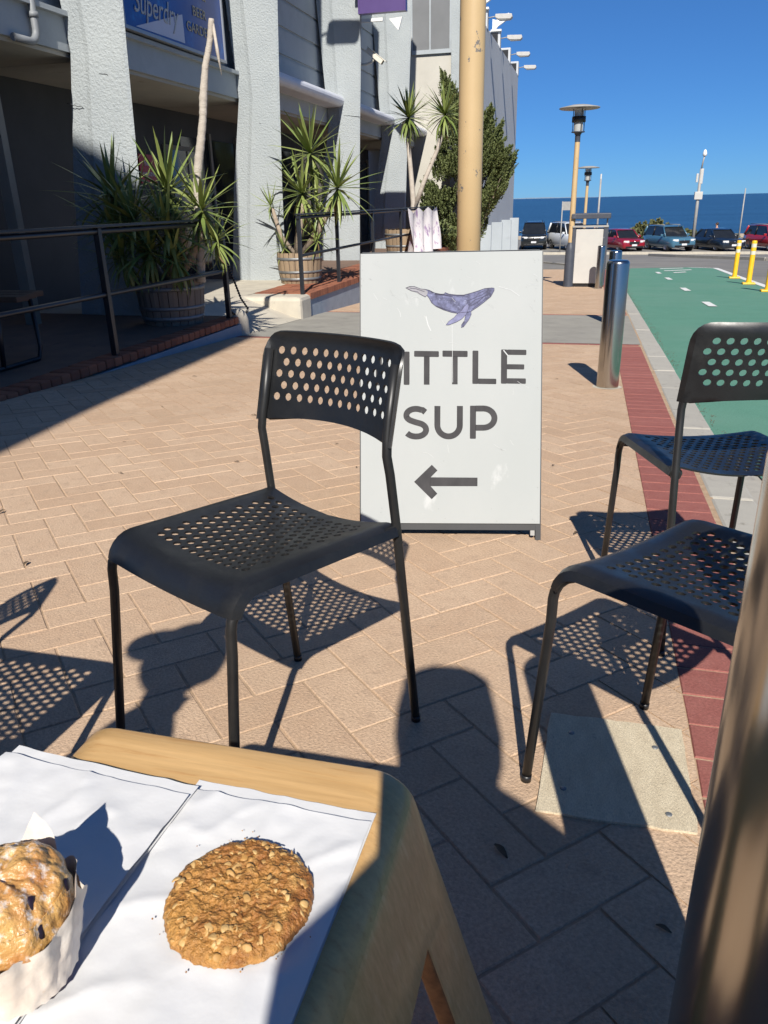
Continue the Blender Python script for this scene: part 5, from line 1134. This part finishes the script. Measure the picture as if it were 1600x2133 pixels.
# ================================================================== plywood stool used as a table
ST = Vector((-.31, .375, gz(.375)))
def stool(label, loc, group='bent plywood stools'):
    r_ = empty('plywood_stool', loc, 0, label, 'stool', group); top = .44 - ST.z; th = .019
    zm = top - th / 2; half = .185 - th / 2; rr = .036
    prof = []
    foot = half + .13
    ang = math.atan2(.13 - .0, zm - rr)      # splay
    a_end = 90 - math.degrees(math.atan(.293))
    for t in range(0, int(a_end) + 1, 9): prof.append((half - rr + rr * math.sin(R(t)), zm - rr + rr * math.cos(R(t))))
    x_, z_ = prof[-1]
    zs = [.375, .345, .325, .31, .29, .26, .16, .06, -.006]
    for z in zs: prof.append((x_ + (z_ - z) * .293, z))
    right = prof; flat = [(-(half - rr) + 2 * (half - rr) * i / 6, zm) for i in range(7)]
    full_ = [(-x, z) for x, z in right[::-1]][:-1] + flat[:-1] + right
    ys = [-.205, -.185, -.125, -.095, 0, .09, .120, .180, .20]
    v = []; f = []; mi = []
    for x, z in full_:
        for j, y in enumerate(ys):
            yy = y
            v.append((x, yy, z))
    n = len(ys)
    for i in range(len(full_) - 1):
        zc = (full_[i][1] + full_[i + 1][1]) / 2
        for j in range(n - 1):
            yc = (ys[j] + ys[j + 1]) / 2
            if zc < .318 and -.125 < yc < .12: continue
            f.append((i * n + j, (i + 1) * n + j, (i + 1) * n + j + 1, i * n + j + 1)); mi.append(0 if zc > zm - .02 else 1)
    me = bpy.data.meshes.new('seat_shell'); me.from_pydata(v, [], f)
    for m_ in ('ply', 'ply_leg', 'ply_edge'): me.materials.append(M[m_])
    for p, k in zip(me.polygons, mi): p.material_index = k; p.use_smooth = True
    o = put('seat_shell', me, None, r_); s_ = o.modifiers.new('thick', 'SOLIDIFY'); s_.thickness = th; s_.offset = 0; s_.material_offset_rim = 2; s_.use_even_offset = True
    bv = o.modifiers.new('edge', 'BEVEL'); bv.width = .003; bv.segments = 2; bv.limit_method = 'ANGLE'; bv.angle_limit = R(50)
    MB().box(-.17, .17, -.012, .012, .20, .235, .003).build('stretcher', M['ply_leg'], r_) if False else None
    return r_
s1 = stool('bent plywood stool used as a table for the cookie and muffin', ST)
for x, y, lb in ((.22, -.52, 'plywood stool under the person taking the picture'), (-.62, -.44, 'plywood stool under the person in the cap')):
    c = copy_tree(s1); c.location = (x, y, gz(y)); c['label'] = lb

# paper bags lying flat on the stool
def bag(cx, cy, w, l, rz, z, label, seed):
    r_ = empty('paper_bag', (cx, cy, z), rz, label, 'paper bag', 'white paper bags on the stool'); o_ = random.Random(seed)
    def sheet_(name, l0, l1, base, amp, sd):
        def fn(u, v):
            x = (u - .5) * w; y = l0 + (l1 - l0) * v; e = max(abs(u - .5) * 2, abs(v - .5) * 1.6)
            zz = base + amp * (.5 + .5 * noise.noise((x * 9, y * 9, sd))) + amp * .9 * (1 - abs(noise.noise((x * 17 + 5, y * 13, sd)))) ** 6 + amp * .5 * abs(noise.noise((x * 40, y * 40, sd))) + .004 * max(0, e - .86) * (1 + noise.noise((x * 14, y * 14, sd + 3)))
            edge = .0022 * noise.noise((x * 40, y * 40, sd)) if v > .97 or v < .03 else 0
            return (x, y + edge, zz)
        MB().grid(44, 60, fn).build(name, M['paper'], r_)
    sheet_('lower_sheet', -l / 2, l / 2, .0008, .0010, seed); sheet_('upper_sheet', -l / 2, l / 2 - .016, .0034, .0030, seed + 20)
    return r_
bag(-.242, .378, .176, .278, R(-1.5), .4405, 'white paper bag under the oat cookie', 3)
bag(-.428, .372, .205, .275, R(-3.0), .4475, 'white paper bag under the muffin, left of the cookie bag', 9)

# ================================================================== cookie
ck = empty('oat_cookie', (-.229, .396, .4475), R(20), 'round golden brown oat cookie on white paper', 'cookie')
CR = .0575
def ckz(x, y):
    r_ = math.hypot(x, y) / CR; base = .0118 * max(0, 1 - max(0, (r_ - .66) / .36) ** 2) ** .55 if r_ < 1.02 else 0
    return base + (.0018 * noise.noise((x * 190, y * 190, 1)) + .0024 * noise.noise((x * 75, y * 75, 4)) + .0012 * noise.noise((x * 420, y * 420, 6))) * min(1, max(.3, (1.05 - r_) * 6))
def ckrad(a): return CR * (1 + .055 * noise.noise((math.cos(a) * 2.2, math.sin(a) * 2.2, 3)) + .030 * noise.noise((math.cos(a) * 9, math.sin(a) * 9, 8)) + .022 * noise.noise((math.cos(a) * 26, math.sin(a) * 26, 9)))
mb = MB(); n, mr = 200, 60; v = [(0, 0, ckz(0, 0))]
for j in range(1, mr + 1):
    for k in range(n):
        a = 2 * math.pi * k / n; q = ckrad(a) * (j / mr); x, y = q * math.cos(a), q * math.sin(a); v.append((x, y, max(.0004, ckz(x * CR / ckrad(a), y * CR / ckrad(a)) if j < mr else .0006)))
mb.add(v, [(0, 1 + k, 1 + (k + 1) % n) for k in range(n)] + [(1 + (j - 1) * n + k, 1 + j * n + k, 1 + j * n + (k + 1) % n, 1 + (j - 1) * n + (k + 1) % n) for j in range(1, mr) for k in range(n)], True)
mb.build('biscuit', M['cookie'], ck)
om = []
for k in range(5):      # rolled oats: thin, curled, ragged discs
    o_ = random.Random(k + 60); mbo = MB(); n = 11; sx, sy = (.0052, .0060, .0045, .0038, .0056)[k], (.0036, .0032, .0036, .0016, .0026)[k]
    ring = [(sx * math.cos(2 * math.pi * i / n) * o_.uniform(.80, 1.1), sy * math.sin(2 * math.pi * i / n) * o_.uniform(.80, 1.1)) for i in range(n)]
    cz = lambda x, y: .0010 * math.cos(x * 330 + k) - 9 * y * y * (.4 + k * .5)
    vv = [(0, 0, cz(0, 0) + .0005)] + [(x * .6, y * .6, cz(x * .6, y * .6) + .0004) for x, y in ring] + [(x, y, cz(x, y)) for x, y in ring] + [(x * .9, y * .9, cz(x, y) - .0006) for x, y in ring]
    mbo.add(vv, [(0, 1 + i, 1 + (i + 1) % n) for i in range(n)] + [(1 + r_ * n + i, 1 + (r_ + 1) * n + i, 1 + (r_ + 1) * n + (i + 1) % n, 1 + r_ * n + (i + 1) % n) for r_ in (0, 1) for i in range(n)], True)
    me = mbo.mesh('oat_flake'); me.materials.append(M['oat']); om.append(me)
for i in range(210):
    a = rnd.uniform(0, 6.283); q = CR * math.sqrt(rnd.random()) * .985; x, y = q * math.cos(a), q * math.sin(a); o = put('oat_flake', rnd.choice(om), None, ck)
    edge = max(0, (q / CR - .72) / .28)
    o.matrix_local = Matrix.Translation((x, y, ckz(x, y) - .0004 + rnd.uniform(-.0006, .0003))) @ Matrix.Rotation(a, 4, 'Z') @ Matrix.Rotation(edge * .75 + rnd.gauss(0, .22), 4, 'Y') @ Matrix.Rotation(rnd.gauss(0, .35), 4, 'X') @ Matrix.Rotation(rnd.uniform(0, 6), 4, 'Z') @ Matrix.Scale(rnd.uniform(.45, 1.0), 4)

# ================================================================== muffin in its paper
MU = Vector((-.355, .304, .4525))
mf = empty('blueberry_muffin', MU, R(25) , 'blueberry muffin dusted with sugar in a torn paper wrap', 'muffin')
def mfp(u, v):
    a = u * 2 * math.pi; t = v * math.pi / 2; lump = 1 + .09 * noise.noise((math.cos(a) * 1.6, math.sin(a) * 1.6, v * 2)) + .05 * noise.noise((math.cos(a) * 5, math.sin(a) * 5, v * 6))
    rr = .0425 * math.cos(t) ** .75 * lump if v < 1 else 0
    crack = -.006 * math.exp(-((math.sin(a + .6) * rr * 60) ** 2)) * (v > .3)
    return (rr * math.cos(a), rr * math.sin(a), .048 + .034 * math.sin(t) * lump + crack + .0014 * noise.noise((rr * math.cos(a) * 120, rr * math.sin(a) * 120, v * 9)) + .0008 * noise.noise((rr * math.cos(a) * 330, rr * math.sin(a) * 330, v * 9)))
MB().grid(140, 60, mfp).build('muffin_top', M['muffin'], mf)
MB().lathe([(0, .001), (.030, .001), (.034, .02), (.0385, .05)], 36).build('muffin_base', M['muffin'], mf)
for a, e in ((.1, .30), (-.75, .22), (-.60, .62), (2.6, .5), (-2.0, .4)):
    px, py, pz = mfp((a % 6.283) / 6.283, e); bm = bmesh.new(); bmesh.ops.create_icosphere(bm, subdivisions=2, radius=.0056); mb = MB()
    for q in bm.verts: q.co *= 1 + .35 * noise.noise(q.co * 260)
    mb.bm(bm, Matrix.Translation((px * .93, py * .93, pz - .0042)), True); mb.build('blueberry', M['berry'], mf)
def wrap(u, v):
    a = u * 2 * math.pi; pk = abs(math.sin(a * 2 + .5)); h = .050 + .034 * (1 - pk) ** 2.5 + .006 * noise.noise((math.cos(a) * 6, math.sin(a) * 6, 2))
    r_ = .0355 + .011 * v + .0022 * math.sin(a * 13 + 3 * noise.noise((math.cos(a), math.sin(a), 1))) * v + .006 * v * v * (1 - pk) ** 2 + .0015 * noise.noise((math.cos(a) * 9, math.sin(a) * 9, v * 5))
    return (r_ * math.cos(a), r_ * math.sin(a), .0006 + h * v)
MB().grid(110, 16, wrap).build('paper_wrap', M['parchment'], mf)
mf.scale = (1.1, 1.1, 1.12)
# crumbs beside the cookie
mb = MB()
for i in range(13):
    a = rnd.uniform(0, 6.283); q = CR * rnd.uniform(1.02, 1.22); x, y = -.229 + q * math.cos(a), .396 + q * math.sin(a); s_ = rnd.uniform(.0004, .0011); bm = bmesh.new(); bmesh.ops.create_icosphere(bm, subdivisions=1, radius=s_); mb.bm(bm, Matrix.Translation((x, y, .4515)))
tag(mb.build('cookie_crumbs', M['cookie']), 'tiny brown crumbs scattered on the paper round the cookie', 'crumbs', kind='stuff')
